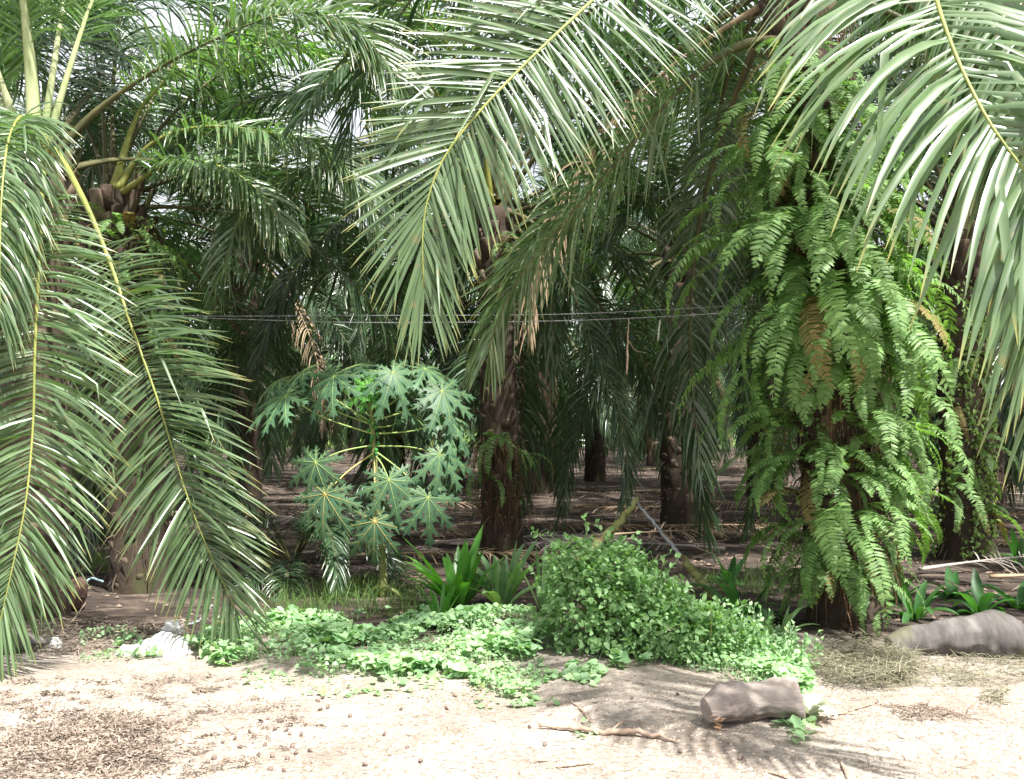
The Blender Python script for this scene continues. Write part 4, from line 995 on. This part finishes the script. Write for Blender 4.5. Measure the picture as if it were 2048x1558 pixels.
# fallen fronds on the floor
rs2 = random.Random(5)
FD = []
for v in range(3):
    S = arch(4, 8, L=3.2, m=30, side=rs2.uniform(-.5, .5)); g = Geo()
    leaflets(g, S, B=np.array((0, -1.0, 0)), n=60, L=.5, w=.010, k=4, grav=.9, vee=(0, 14), start=.25, gap=.15)
    tube(g, S, np.interp(np.linspace(0, 1, 30), [0, .25, 1], [.045, .025, .004]), sides=5, m=0, flat=.6, bvec=np.array((0, 1.0, 0)))
    FD.append(g.mesh('fallen_frond', [M_dead if v else M_deadgrey]))
FALL = [(860, 1095, 12, 'between the papaya and the slender middle trunk'), (700, 1118, -8, 'behind the papaya foot'), (1180, 1080, 5, 'behind the shrub, left of the crossed stalks'), (1450, 1105, 170, 'between the shrub and the ferny palm'), (1500, 1080, 10, 'left of the ferny palm, behind the broad leaved plant'), (1440, 1030, 175, 'beside the dark shaded trunk'), (1840, 1150, 20, 'right of the ferny palm, before the far right palm'), (1980, 1160, -10, 'near the right edge of the floor'), (1100, 1020, 4, 'in the sunny patch right of the slender trunk'), (830, 1050, 178, 'in the sunny patch left of the slender trunk'), (620, 1080, 10, 'beyond the young palm'), (1250, 990, 0, 'in the distance between the trunks'), (560, 1150, -20, 'grey, beside the tips of the left fronds')]
for k, (px, py, rz, lab) in enumerate(FALL):
    b = gp(px, py); o = link('fallen_frond', FD[0 if k == 12 else k % 3], loc=(b[0], b[1], gz(*b) + .05)); o.rotation_euler = (R(rs2.uniform(-8, 8)), 0, R(rz)); o.scale = (.8 if k < 12 else .42,) * 3
    tag(o, 'dry fallen palm frond ' + lab, 'dead frond', 'fallen fronds on the plantation floor')

for k in range(30):
    Yf = 11.5 + 22 * (k / 30) + random.uniform(-.8, .8); xf = random.uniform(-.5, .62) * Yf
    if any((xf - a) ** 2 + (Yf - b) ** 2 < .7 for a, b in taken): continue
    o = link('fallen_frond', FD[k % 3], loc=(xf, Yf, .04)); o.rotation_euler = (R(rs2.uniform(-10, 10)), 0, R(rs2.choice((0, 180)) + rs2.uniform(-25, 25))); o.scale = (rs2.uniform(.7, 1.1),) * 3
    tag(o, 'dry palm frond lying among others between the plantation trunks', 'dead frond', 'fallen fronds on the plantation floor')

# ------------------------------------------------------------------ logs, stones, sticks
def lumpy(name, P, rad, mat, sides=20, rough=.05, flat=.85, lump=.08, seed=0, label=None, cat=None, group=None, parent=None, endmat=None):
    P = spline(P, 56); n = len(P); rad = np.interp(np.linspace(0, 1, n), np.linspace(0, 1, len(rad)), rad)
    org = P[0].copy(); org[2] = gz(org[0], org[1])
    g = Geo(); T = tangents(P); up = np.array((0, 0, 1.0)); B = nrm(np.cross(T, up)); Nn = np.cross(B, T)
    a = np.linspace(0, 2 * math.pi, sides, endpoint=False)
    V = []
    for i in range(n):
        for j in range(sides):
            q = P[i] + rad[i] * (math.cos(a[j]) * B[i] + flat * math.sin(a[j]) * Nn[i])
            d = mnoise.noise(Vector(tuple(q * 4.0 + seed))) * lump + mnoise.noise(Vector(tuple(q * 14 + seed))) * rough * .6
            d -= .045 * abs(mnoise.noise(Vector((math.cos(a[j]) * 4 + seed, math.sin(a[j]) * 4, i * .07)))) + .03 * abs(mnoise.noise(Vector((math.cos(a[j]) * 11, math.sin(a[j]) * 11 + seed, i * .12))))
            q = q + (q - P[i]) / rad[i] * d * rad[i] * 3
            V.append(q)
    i = np.arange(n - 1)[:, None]; j = np.arange(sides)[None]
    Q = np.stack([i * sides + j, i * sides + (j + 1) % sides, (i + 1) * sides + (j + 1) % sides, (i + 1) * sides + j], -1).reshape(-1, 4)
    g.add(V, Q)
    for (k0, s) in ((0, -1), (n - 1, 1)):
        ring = np.array(V[k0 * sides:(k0 + 1) * sides]); c = ring.mean(0)
        inner = c + (ring - c) * .55 + T[k0] * s * rad[k0] * .10
        VV = np.vstack([ring, inner, c[None] - T[k0] * s * rad[k0] * .12])
        QQ = [(q, (q + 1) % sides, sides + (q + 1) % sides, sides + q) for q in range(sides)]
        TT = [(sides + q, sides + (q + 1) % sides, 2 * sides) for q in range(sides)]
        g.add(VV, QQ, TT, m=1)
    o = link(name, g.mesh(name, [mat, endmat or mat], origin=org), loc=org, parent=parent)
    return tag(o, label, cat, group)

def gp3(px, py, dz=0.0):
    b = gp(px, py); return np.array((b[0], b[1], gz(*b) + dz))
la = gp3(1412, 1452, .105); lb_ = gp3(1500, 1440, .085); lc = gp3(1630, 1448, .10)
lumpy('log', [la, gp3(1450, 1448, .105), lb_, gp3(1560, 1442, .09), gp3(1600, 1444, .10)], (.085, .125, .118, .098, .105, .12), M_wood, flat=.92, lump=.22, rough=.10, label='short pale weathered log with a broken left end lying on the sand', cat='log', sides=48)
LOG = bpy.data.objects['log']
g = Geo(); c_ = np.array((-.02, -.085, -.07)); fb = rng.normal(0, 1, (40, 3)) * np.array((.012, .012, .03))
P = grow(c_ + fb, np.tile(np.array((-1.0, -.15, .12)), (40, 1)) + rng.normal(0, .18, (40, 3)), rng.uniform(.015, .05, 40), 4, .2)
ribbons(g, P, widths(P, rng.uniform(.002, .006, 40), nrm(rng.normal(0, 1, (40, 3))), (1, 1, .7, .15)), fold=.6)
link('broken_end', g.mesh('broken_end', [M_cut]), parent=LOG, loc=(.085, .015, .115))
ga = gp3(2045, 1312, .10); gb = gp3(1780, 1302, .03)
lumpy('log', [ga, gp3(1975, 1306, .11), gp3(1900, 1303, .09), gp3(1830, 1300, .05), gb], (.15, .185, .17, .13, .07), M_greylog, flat=.95, lump=.10, seed=4, label='large grey half buried log right of the ferny palm foot', cat='log', sides=30)
lumpy('stone', [gp3(-60, 1312, .05), gp3(20, 1306, .06), gp3(105, 1298, .03)], (.09, .11, .05), M_greylog, lump=.2, seed=9, label='low grey stone under the frond tips at the left edge', cat='stone')
def stick(name, pts, r, mat, label, cat, group=None, branches=(), sides=8, rough=.12):
    P = spline(pts, 30); org = P[0].copy(); g = Geo()
    P = P + np.array([(0, 0, 1.0)]) * 0
    jit = rng.normal(0, 1, P.shape) * .25 * max(r); jit[0] = 0
    tube(g, P + jit - org, np.interp(np.linspace(0, 1, 30), np.linspace(0, 1, len(r)), r), sides=sides, rough=rough)
    for (q, rr) in branches:
        tube(g, spline(q, 10) - org, np.linspace(rr, rr * .4, 10), sides=6, rough=.1)
    return tag(link(name, g.mesh(name, [mat]), loc=org), label, cat, group)
stick('branch', [gp3(1078, 1452, .02), gp3(1140, 1455, .025), gp3(1200, 1462, .02), gp3(1262, 1466, .028), gp3(1320, 1478, .02), gp3(1362, 1488, .014)], (.008, .012, .014, .016, .012, .004), M_twig, 'long thin bare branch lying on the pale sand left of the log', 'branch', 'sticks on the sand',
      [([gp3(1225, 1462, .03), gp3(1250, 1448, .03), gp3(1290, 1446, .015)], .006)])
for k, (a, b, c, lab) in enumerate((((1640, 1455), (1670, 1440), (1722, 1436), 'short curved twig just right of the pale log'), ((1698, 1430), (1720, 1424), (1755, 1416), 'thin twig right of the log, pointing up right'), ((1062, 1522), (1080, 1521), (1096, 1522), 'stubby twig near the bottom middle'), ((1095, 1535), (1140, 1532), (1190, 1528), 'thin straight twig near the bottom middle'), ((1530, 1545), (1560, 1552), (1585, 1560), 'twig at the bottom edge right of the middle'), ((1683, 1530), (1688, 1545), (1695, 1560), 'short twig pointing at the camera, bottom right'), ((1140, 1400), (1165, 1425), (1180, 1440), 'thin brown twig beside the creeper runners'))):
    stick('twig', [gp3(*a, .008), gp3(*b, .014), gp3(*c, .008)], (.006, .006, .003), M_twig, lab, 'twig', 'sticks on the sand')
# charred root at the ferny palm's foot
rt_ = gp3(1742, 1290, 0)
stick('root', [rt_, at(1738, 1250, rt_[1] + .05), at(1745, 1205, rt_[1] + .2), at(1728, 1180, rt_[1] + .35)], (.030, .022, .026, .016), M_black, 'black charred root standing at the right of the ferny palm foot', 'root', None, [([at(1742, 1230, rt_[1] + .1), at(1765, 1205, rt_[1] + .15), at(1775, 1180, rt_[1] + .2)], .016)])
# crossing stalks behind the shrub
A = gp3(1150, 1150, .25)
YA = 8.2
stick('cut_stalk', [at(1120, 1180, YA), at(1180, 1100, YA), at(1225, 1060, YA), at(1275, 1000, YA)], (.055, .05, .035, .022), M_greenstick, 'mottled green palm stalk leaning out behind the shrub', 'palm stalk', 'cut stalks behind the shrub', [([at(1185, 1095, YA), at(1170, 1115, YA - .05), at(1130, 1130, YA - .1)], .05)])
stick('pole', [at(1265, 995, YA + .1), at(1320, 1060, YA - .1), at(1372, 1125, YA - .3)], (.012, .014, .016), M_pole, 'thin grey pole slanting down behind the shrub', 'pole', None, rough=.02)
stick('cut_stalk', [at(1360, 1112, YA - .25), at(1392, 1150, YA - .4), at(1425, 1196, YA - .5)], (.028, .034, .022), M_greenstick, 'thick short green stalk at the lower end of the grey pole', 'palm stalk', 'cut stalks behind the shrub')
stick('pipe', [gp3(160, 1190, .03), gp3(180, 1182, .10), at(205, 1163, gp(160, 1190)[1])], (.010, .010, .010), M_bluepipe, 'short blue grey pipe stuck in the ground behind the left fronds', 'pipe', rough=.01)
lumpy('husk', [gp3(118, 1222, .05), gp3(140, 1222, .12), gp3(165, 1222, .07)], (.09, .15, .05), M_brownbag, flat=1.3, lump=.25, seed=3, label='dark brown leaf sheath lying beside the blue grey pipe', cat='palm sheath')
stick('twig', [gp3(135, 1262, .01), at(150, 1235, gp(135, 1262)[1] + .1), at(172, 1205, gp(135, 1262)[1] + .2)], (.005, .005, .003), M_twig, 'thin pale twig slanting up beside the brown leaf sheath', 'twig', 'sticks on the sand')
stick('twig', [gp3(375, 1262, .02), at(400, 1240, 7.3), at(425, 1210, 7.35)], (.012, .011, .008), M_pole, 'grey stick leaning against the tips of the left frond', 'twig', 'sticks on the sand')

# white sack
def sack(name, px0, px1, py, h, Y, seed, label):
    a = gp3(px0, py); b = gp3(px1, py); c = (a + b) / 2; w = abs(b[0] - a[0]) / 2
    g = Geo(); nu, nv_ = 72, 34
    V = []
    for i in range(nv_):
        ph = i / (nv_ - 1) * math.pi / 2
        for j in range(nu):
            th = 2 * math.pi * j / nu
            p = Vector((math.cos(th) * math.cos(ph), math.sin(th) * math.cos(ph), math.sin(ph)))
            k = 1 + .30 * mnoise.noise(p * 1.5 + Vector((seed, 0, 0))) + .14 * mnoise.noise(Vector((p.x * 2.5, p.y * 2.5, p.z * 5 + seed))) - .05 * abs(mnoise.noise(Vector((p.x * 3, p.y * 3, p.z * 16 + seed))))
            V.append((p.x * w * k, p.y * w * .7 * k, p.z * h * k - .01))
    Q = [(i * nu + j, i * nu + (j + 1) % nu, (i + 1) * nu + (j + 1) % nu, (i + 1) * nu + j) for i in range(nv_ - 1) for j in range(nu)]
    g.add(V, Q)
    return tag(link(name, g.mesh(name, [M_plastic], smooth=True), loc=c), label, 'plastic sack', 'white sacks at the left')
sack('plastic_sack', 275, 385, 1308, .12, 0, 1, 'large crumpled white plastic sack beside the creeper, left')
sack('plastic_sack', 322, 366, 1274, .10, 0, 5, 'small bluish white plastic bag behind the large white sack')
sack('plastic_sack', 230, 300, 1312, .06, 0, 8, 'flat piece of white plastic left of the large sack')
sack('plastic_sack', 92, 125, 1298, .07, 0, 11, 'small grey white plastic bag near the left frond tips')

# bleached dead leaf
b = gp(1622, 1445)
E = empty('bleached_leaf', (b[0], b[1], gz(*b)), 'bleached whitish green dead leaf bunch at the right end of the pale log', 'dead leaf')
for i in range(9):
    a = random.uniform(0, 6.28); P = grow(np.array([[0, 0, .01]]), np.array([[math.cos(a) * .6, math.sin(a) * .5, 1.1]]), random.uniform(.14, .26), 7, 2.4, wig=.08)
    g = Geo(); ribbons(g, P, widths(P, random.uniform(.018, .035), np.array([[-math.sin(a), math.cos(a), .1]]), (.4, .8, 1, 1, .9, .6, .1)), fold=.5)
    link('leaf', g.mesh('leaf', [M_bleach]), parent=E)
# dry frond tips by the foot of the ferny palm
b = gp(1600, 1290)
o = link('fallen_frond', FD[0], loc=(b[0] - .15, b[1], .12), scale=.26); o.rotation_euler = (.3, .25, R(-25)); tag(o, 'small grey dry frond at the left foot of the ferny palm', 'dead frond', 'fallen fronds on the plantation floor')

# loose nuts and dried fruit spikes
g = Geo(); P = np.array([(0, 0, -.016), (0, 0, -.010), (0, 0, 0), (0, 0, .010), (0, 0, .016)]); tube(g, P, (.006, .016, .020, .014, .003), sides=9, rough=.3)
NUT = g.mesh('palm_nut', [M_nut])
nuts = [(585, 1500), (592, 1512), (575, 1523), (516, 1518), (545, 1520), (480, 1500), (452, 1525), (415, 1530), (428, 1522), (602, 1480), (640, 1430), (656, 1425), (635, 1410), (645, 1402), (590, 1446), (522, 1452), (536, 1447), (560, 1455), (500, 1470), (573, 1470), (580, 1476), (768, 1478), (814, 1505), (802, 1426), (893, 1425), (842, 1529), (730, 1535), (1059, 1453), (1090, 1487), (910, 1398), (1097, 1410), (1264, 1393), (1355, 1390), (470, 1483), (508, 1478), (530, 1494), (550, 1468), (610, 1460), (446, 1490), (700, 1440), (540, 1545), (568, 1548), (620, 1508), (1360, 1505), (1480, 1520)]
for (px, py) in nuts:
    b = gp3(px, py, .012); o = link('palm_nut', NUT, loc=b); o.rotation_euler = (random.uniform(0, 3), random.uniform(0, 3), random.uniform(0, 6)); o.scale = (random.uniform(.4, .9), random.uniform(.5, .95), random.uniform(.35, .7))
    tag(o, 'small dark brown palm nut lying loose on the pale sand', 'palm nut', 'loose palm nuts on the sand')
g = Geo()
P0 = rng.normal(0, .022, (90, 3)) * np.array((1.4, 1, .4)); d = nrm(rng.normal(0, 1, (90, 3)) * np.array((1, 1, .6)) + np.array((0, 0, .15)))
P = grow(P0, d, rng.uniform(.015, .06, 90), 4, .9, wig=.5); ribbons(g, P, widths(P, rng.uniform(.002, .006, 90), nrm(rng.normal(0, 1, (90, 3))), (1, 1, 1, .4)), fold=.6)
for q in range(26):
    c = P[q * 3 % 90, 2]; tube(g, np.array([(0, 0, -.010), (0, 0, 0), (0, 0, .010)]) + c, (.004, .011, .003), sides=6)
SPK = g.mesh('fruit_spike', [M_husk])
spikes = [((50, 1368), .8, 'at the left edge just below the frond tips'), ((405, 1385), .9, 'upper right one, below the white sack'), ((310, 1395), .8, 'in the middle of the fibre below the white sack'), ((320, 1458), .9, 'in the thick of the fibre, centre'), ((70, 1430), .9, 'upper left in the fibre'), ((90, 1470), .9, 'left side of the fibre, sunlit'), ((210, 1480), 1.0, 'largest one in the dark fibre heap'), ((415, 1475), .7, 'right side of the fibre'), ((380, 1550), .7, 'bottom edge right of the dark fibre'), ((160, 1535), 1.0, 'bottom left in the dark fibre'), ((640, 1460), .5, 'small one among the loose nuts'), ((205, 1368), .6, 'small one in the upper middle of the fibre'), ((30, 1520), .9, 'bottom left corner'), ((270, 1520), .9, 'low in the fibre heap')]
for (p, s, lab) in spikes:
    b = gp3(*p, .012 * s); o = link('fruit_spike', SPK, loc=b); o.scale = (s, s, s * .6); o.rotation_euler = (0, 0, random.uniform(0, 6))
    tag(o, 'dry brown palm fruit husk cluster, ' + lab, 'palm husk', 'dry husk clusters in the fibre')

# ------------------------------------------------------------------ wires
def wire(name, pts, label, barbs=True):
    P = spline(pts, 120); org = P[0].copy(); g = Geo(); t = np.linspace(0, 1, 1200)
    P = np.stack([np.interp(t, np.linspace(0, 1, 120), P[:, k]) for k in range(3)], 1)
    tw = t * 6.28 * 90
    for ph in (0, math.pi):
        tube(g, P - org + np.stack([0 * t, np.cos(tw + ph) * .0018, np.sin(tw + ph) * .0018], 1), .0022, sides=4, cap=False)
    for q in range(30, 1200, 37):
        c = P[q] - org; a = random.uniform(0, 3)
        tube(g, np.stack([c + np.array((-.004, math.cos(a) * .016, math.sin(a) * .016)), c - np.array((-.004, math.cos(a) * .016, math.sin(a) * .016))]), .0018, sides=4)
    return tag(link(name, g.mesh(name, [M_wire]), loc=org), label, 'wire', 'barbed wires between the palms')
wire('barbed_wire', [at(215, 626, YS - .3), at(400, 632, 8.6), at(740, 631, 8.2), at(1100, 629, 7.8), at(1350, 618, 7.5), at(1560, 606, 7.25)], 'upper barbed wire strung across from left palms to ferny palm')
wire('barbed_wire', [at(240, 629, YS - .3), at(430, 637, 8.55), at(740, 645, 8.1), at(1100, 642, 7.7), at(1350, 632, 7.4), at(1560, 618, 7.25)], 'lower barbed wire sagging just under the first')
stick('hanging_twig', [at(1258, 637, 7.55), at(1256, 665, 7.55), at(1255, 700, 7.55), at(1254, 748, 7.55)], (.004, .005, .009, .006), M_twig, 'pale twig hanging from the lower wire', 'twig', None, [([at(1257, 680, 7.55), at(1270, 700, 7.55), at(1295, 706, 7.55)], .003)])
stick('hanging_twig', [at(1320, 640, 7.5), at(1318, 660, 7.5), at(1316, 682, 7.5)], (.004, .007, .004), M_bleach, 'small whitish shred hanging from the lower wire on the right', 'twig', None)

# ------------------------------------------------------------------ far clearing
bz = gp(1132, 893); yy = bz[1]
E = empty('rail_fence', (bz[0], 62, 0), 'pale rail fence standing in the bright clearing beyond the palms', 'fence')
for k, z in enumerate((.25, .6, .95)):
    g = Geo(); tube(g, np.array([(-2.2, 0, z), (2.2, 0, z - .08)]), .07, sides=6); link('rail', g.mesh('rail', [M_rail]), parent=E)
for x in (-2.1, 0, 2.1):
    g = Geo(); tube(g, np.array([(x, .1, -.1), (x, .1, 1.15)]), .06, sides=6); link('post', g.mesh('post', [M_rail]), parent=E)
def bush(x, y, r, h, lab, grp, n, cat='bush', sz=.35):
    e = empty('bush', (x, y, 0), lab, cat, grp); g = Geo()
    for q in range(9):
        c = np.array((rng.normal(0, r * .5), rng.normal(0, r * .4), rng.uniform(.2, .8) * h)); k = n // 9
        v = nrm(rng.normal(0, 1, (k, 3))); pos = c + v * np.array((r * .5, r * .5, h * .3)) * rng.uniform(.6, 1.05, (k, 1)); pos[:, 2] = np.maximum(pos[:, 2], .05)
        scatter(g, 'ovate', pos, v + rng.normal(0, .6, (k, 3)), v + np.array((0, 0, .6)) + rng.normal(0, .4, (k, 3)), sz * rng.uniform(.6, 1.2, k))
    link('foliage', g.mesh('foliage', [M_shrub]), parent=e)
    g = Geo(); tube(g, np.array([(0, 0, -.1), (.1, 0, h * .3), (0, .1, h * .6)]), (.12, .09, .04), sides=7); link('trunk', g.mesh('trunk', [M_trunk]), parent=e)
for k in range(34):
    x = -82 + k * 5 + random.uniform(-1.5, 1.5)
    bush(x, (106 if k % 2 else 118) + random.uniform(-4, 4), random.uniform(4.5, 6), random.uniform(9, 14), 'leafy trees in the sunlight beyond the plantation', 'trees beyond the plantation', 2400, 'tree', .7)


def vine(px, py0, py1, Y, wpx, n, parentlabel, size=.045):
    a = at(px, py0, Y); b = at(px, py1, Y); w = wpx / FPX * Y
    t = rng.random(n); a_ = rng.uniform(math.pi, 2 * math.pi, n)
    # the leaves sit in trailing strands round the front of the trunk
    ns = 16; sa = rng.uniform(math.pi, 2 * math.pi, ns); k = rng.integers(0, ns, n); a_ = sa[k] + .25 * np.sin(t * 7 + k) + rng.normal(0, .08, n)
    r = w * rng.uniform(.9, 1.25, n)
    pos = np.stack([a[0] + (b[0] - a[0]) * t + np.cos(a_) * r, Y + .3 + np.sin(a_) * r, a[2] + (b[2] - a[2]) * t], 1)
    out = np.stack([np.cos(a_), np.sin(a_), 0 * a_], 1)
    g = Geo(); scatter(g, 'ovate', pos, rng.normal(0, .5, (n, 3)) + np.array((0, 0, -.8)), out + rng.normal(0, .5, (n, 3)) + np.array((0, 0, .4)), size * rng.uniform(.5, 1.2, n))
    org = np.array((a[0], Y + .3, min(a[2], b[2])))
    tag(link('vine', g.mesh('vine', [M_vine], origin=org), loc=org), parentlabel, 'vine', 'small leaved vines on palm trunks')
M_vine = leafmat('vine_leaf', (0.08, 0.16, 0.04), (0.17, 0.25, 0.07), rough=.5, trans=.3, spec=.4)
vine(1640, 180, 1150, 7.2, 85, 1500, 'small leaved vine trailing over the trunk among the big ferns')
vine(990, 880, 1040, YC - .3, 48, 260, 'small pale vine clinging low on the slender middle trunk')
vine(240, 430, 640, YS - .3, 62, 500, 'yellow green vine on the left trunk under the stub ring', .05)
vine(1935, 560, 1110, gp(1935, 1118)[1] - .3, 62, 2400, 'dark green vine covering the far right trunk', .06)
vine(800, 840, 960, gp(790, 968)[1] - .3, 22, 200, 'vine on the distant trunk seen through the papaya stalks', .09)
for o in bpy.data.objects:
    if 'label' in o and len(str(o['label']).split()) > 16: print('LONG', o.name, o['label'])
print('objects', len(bpy.data.objects))
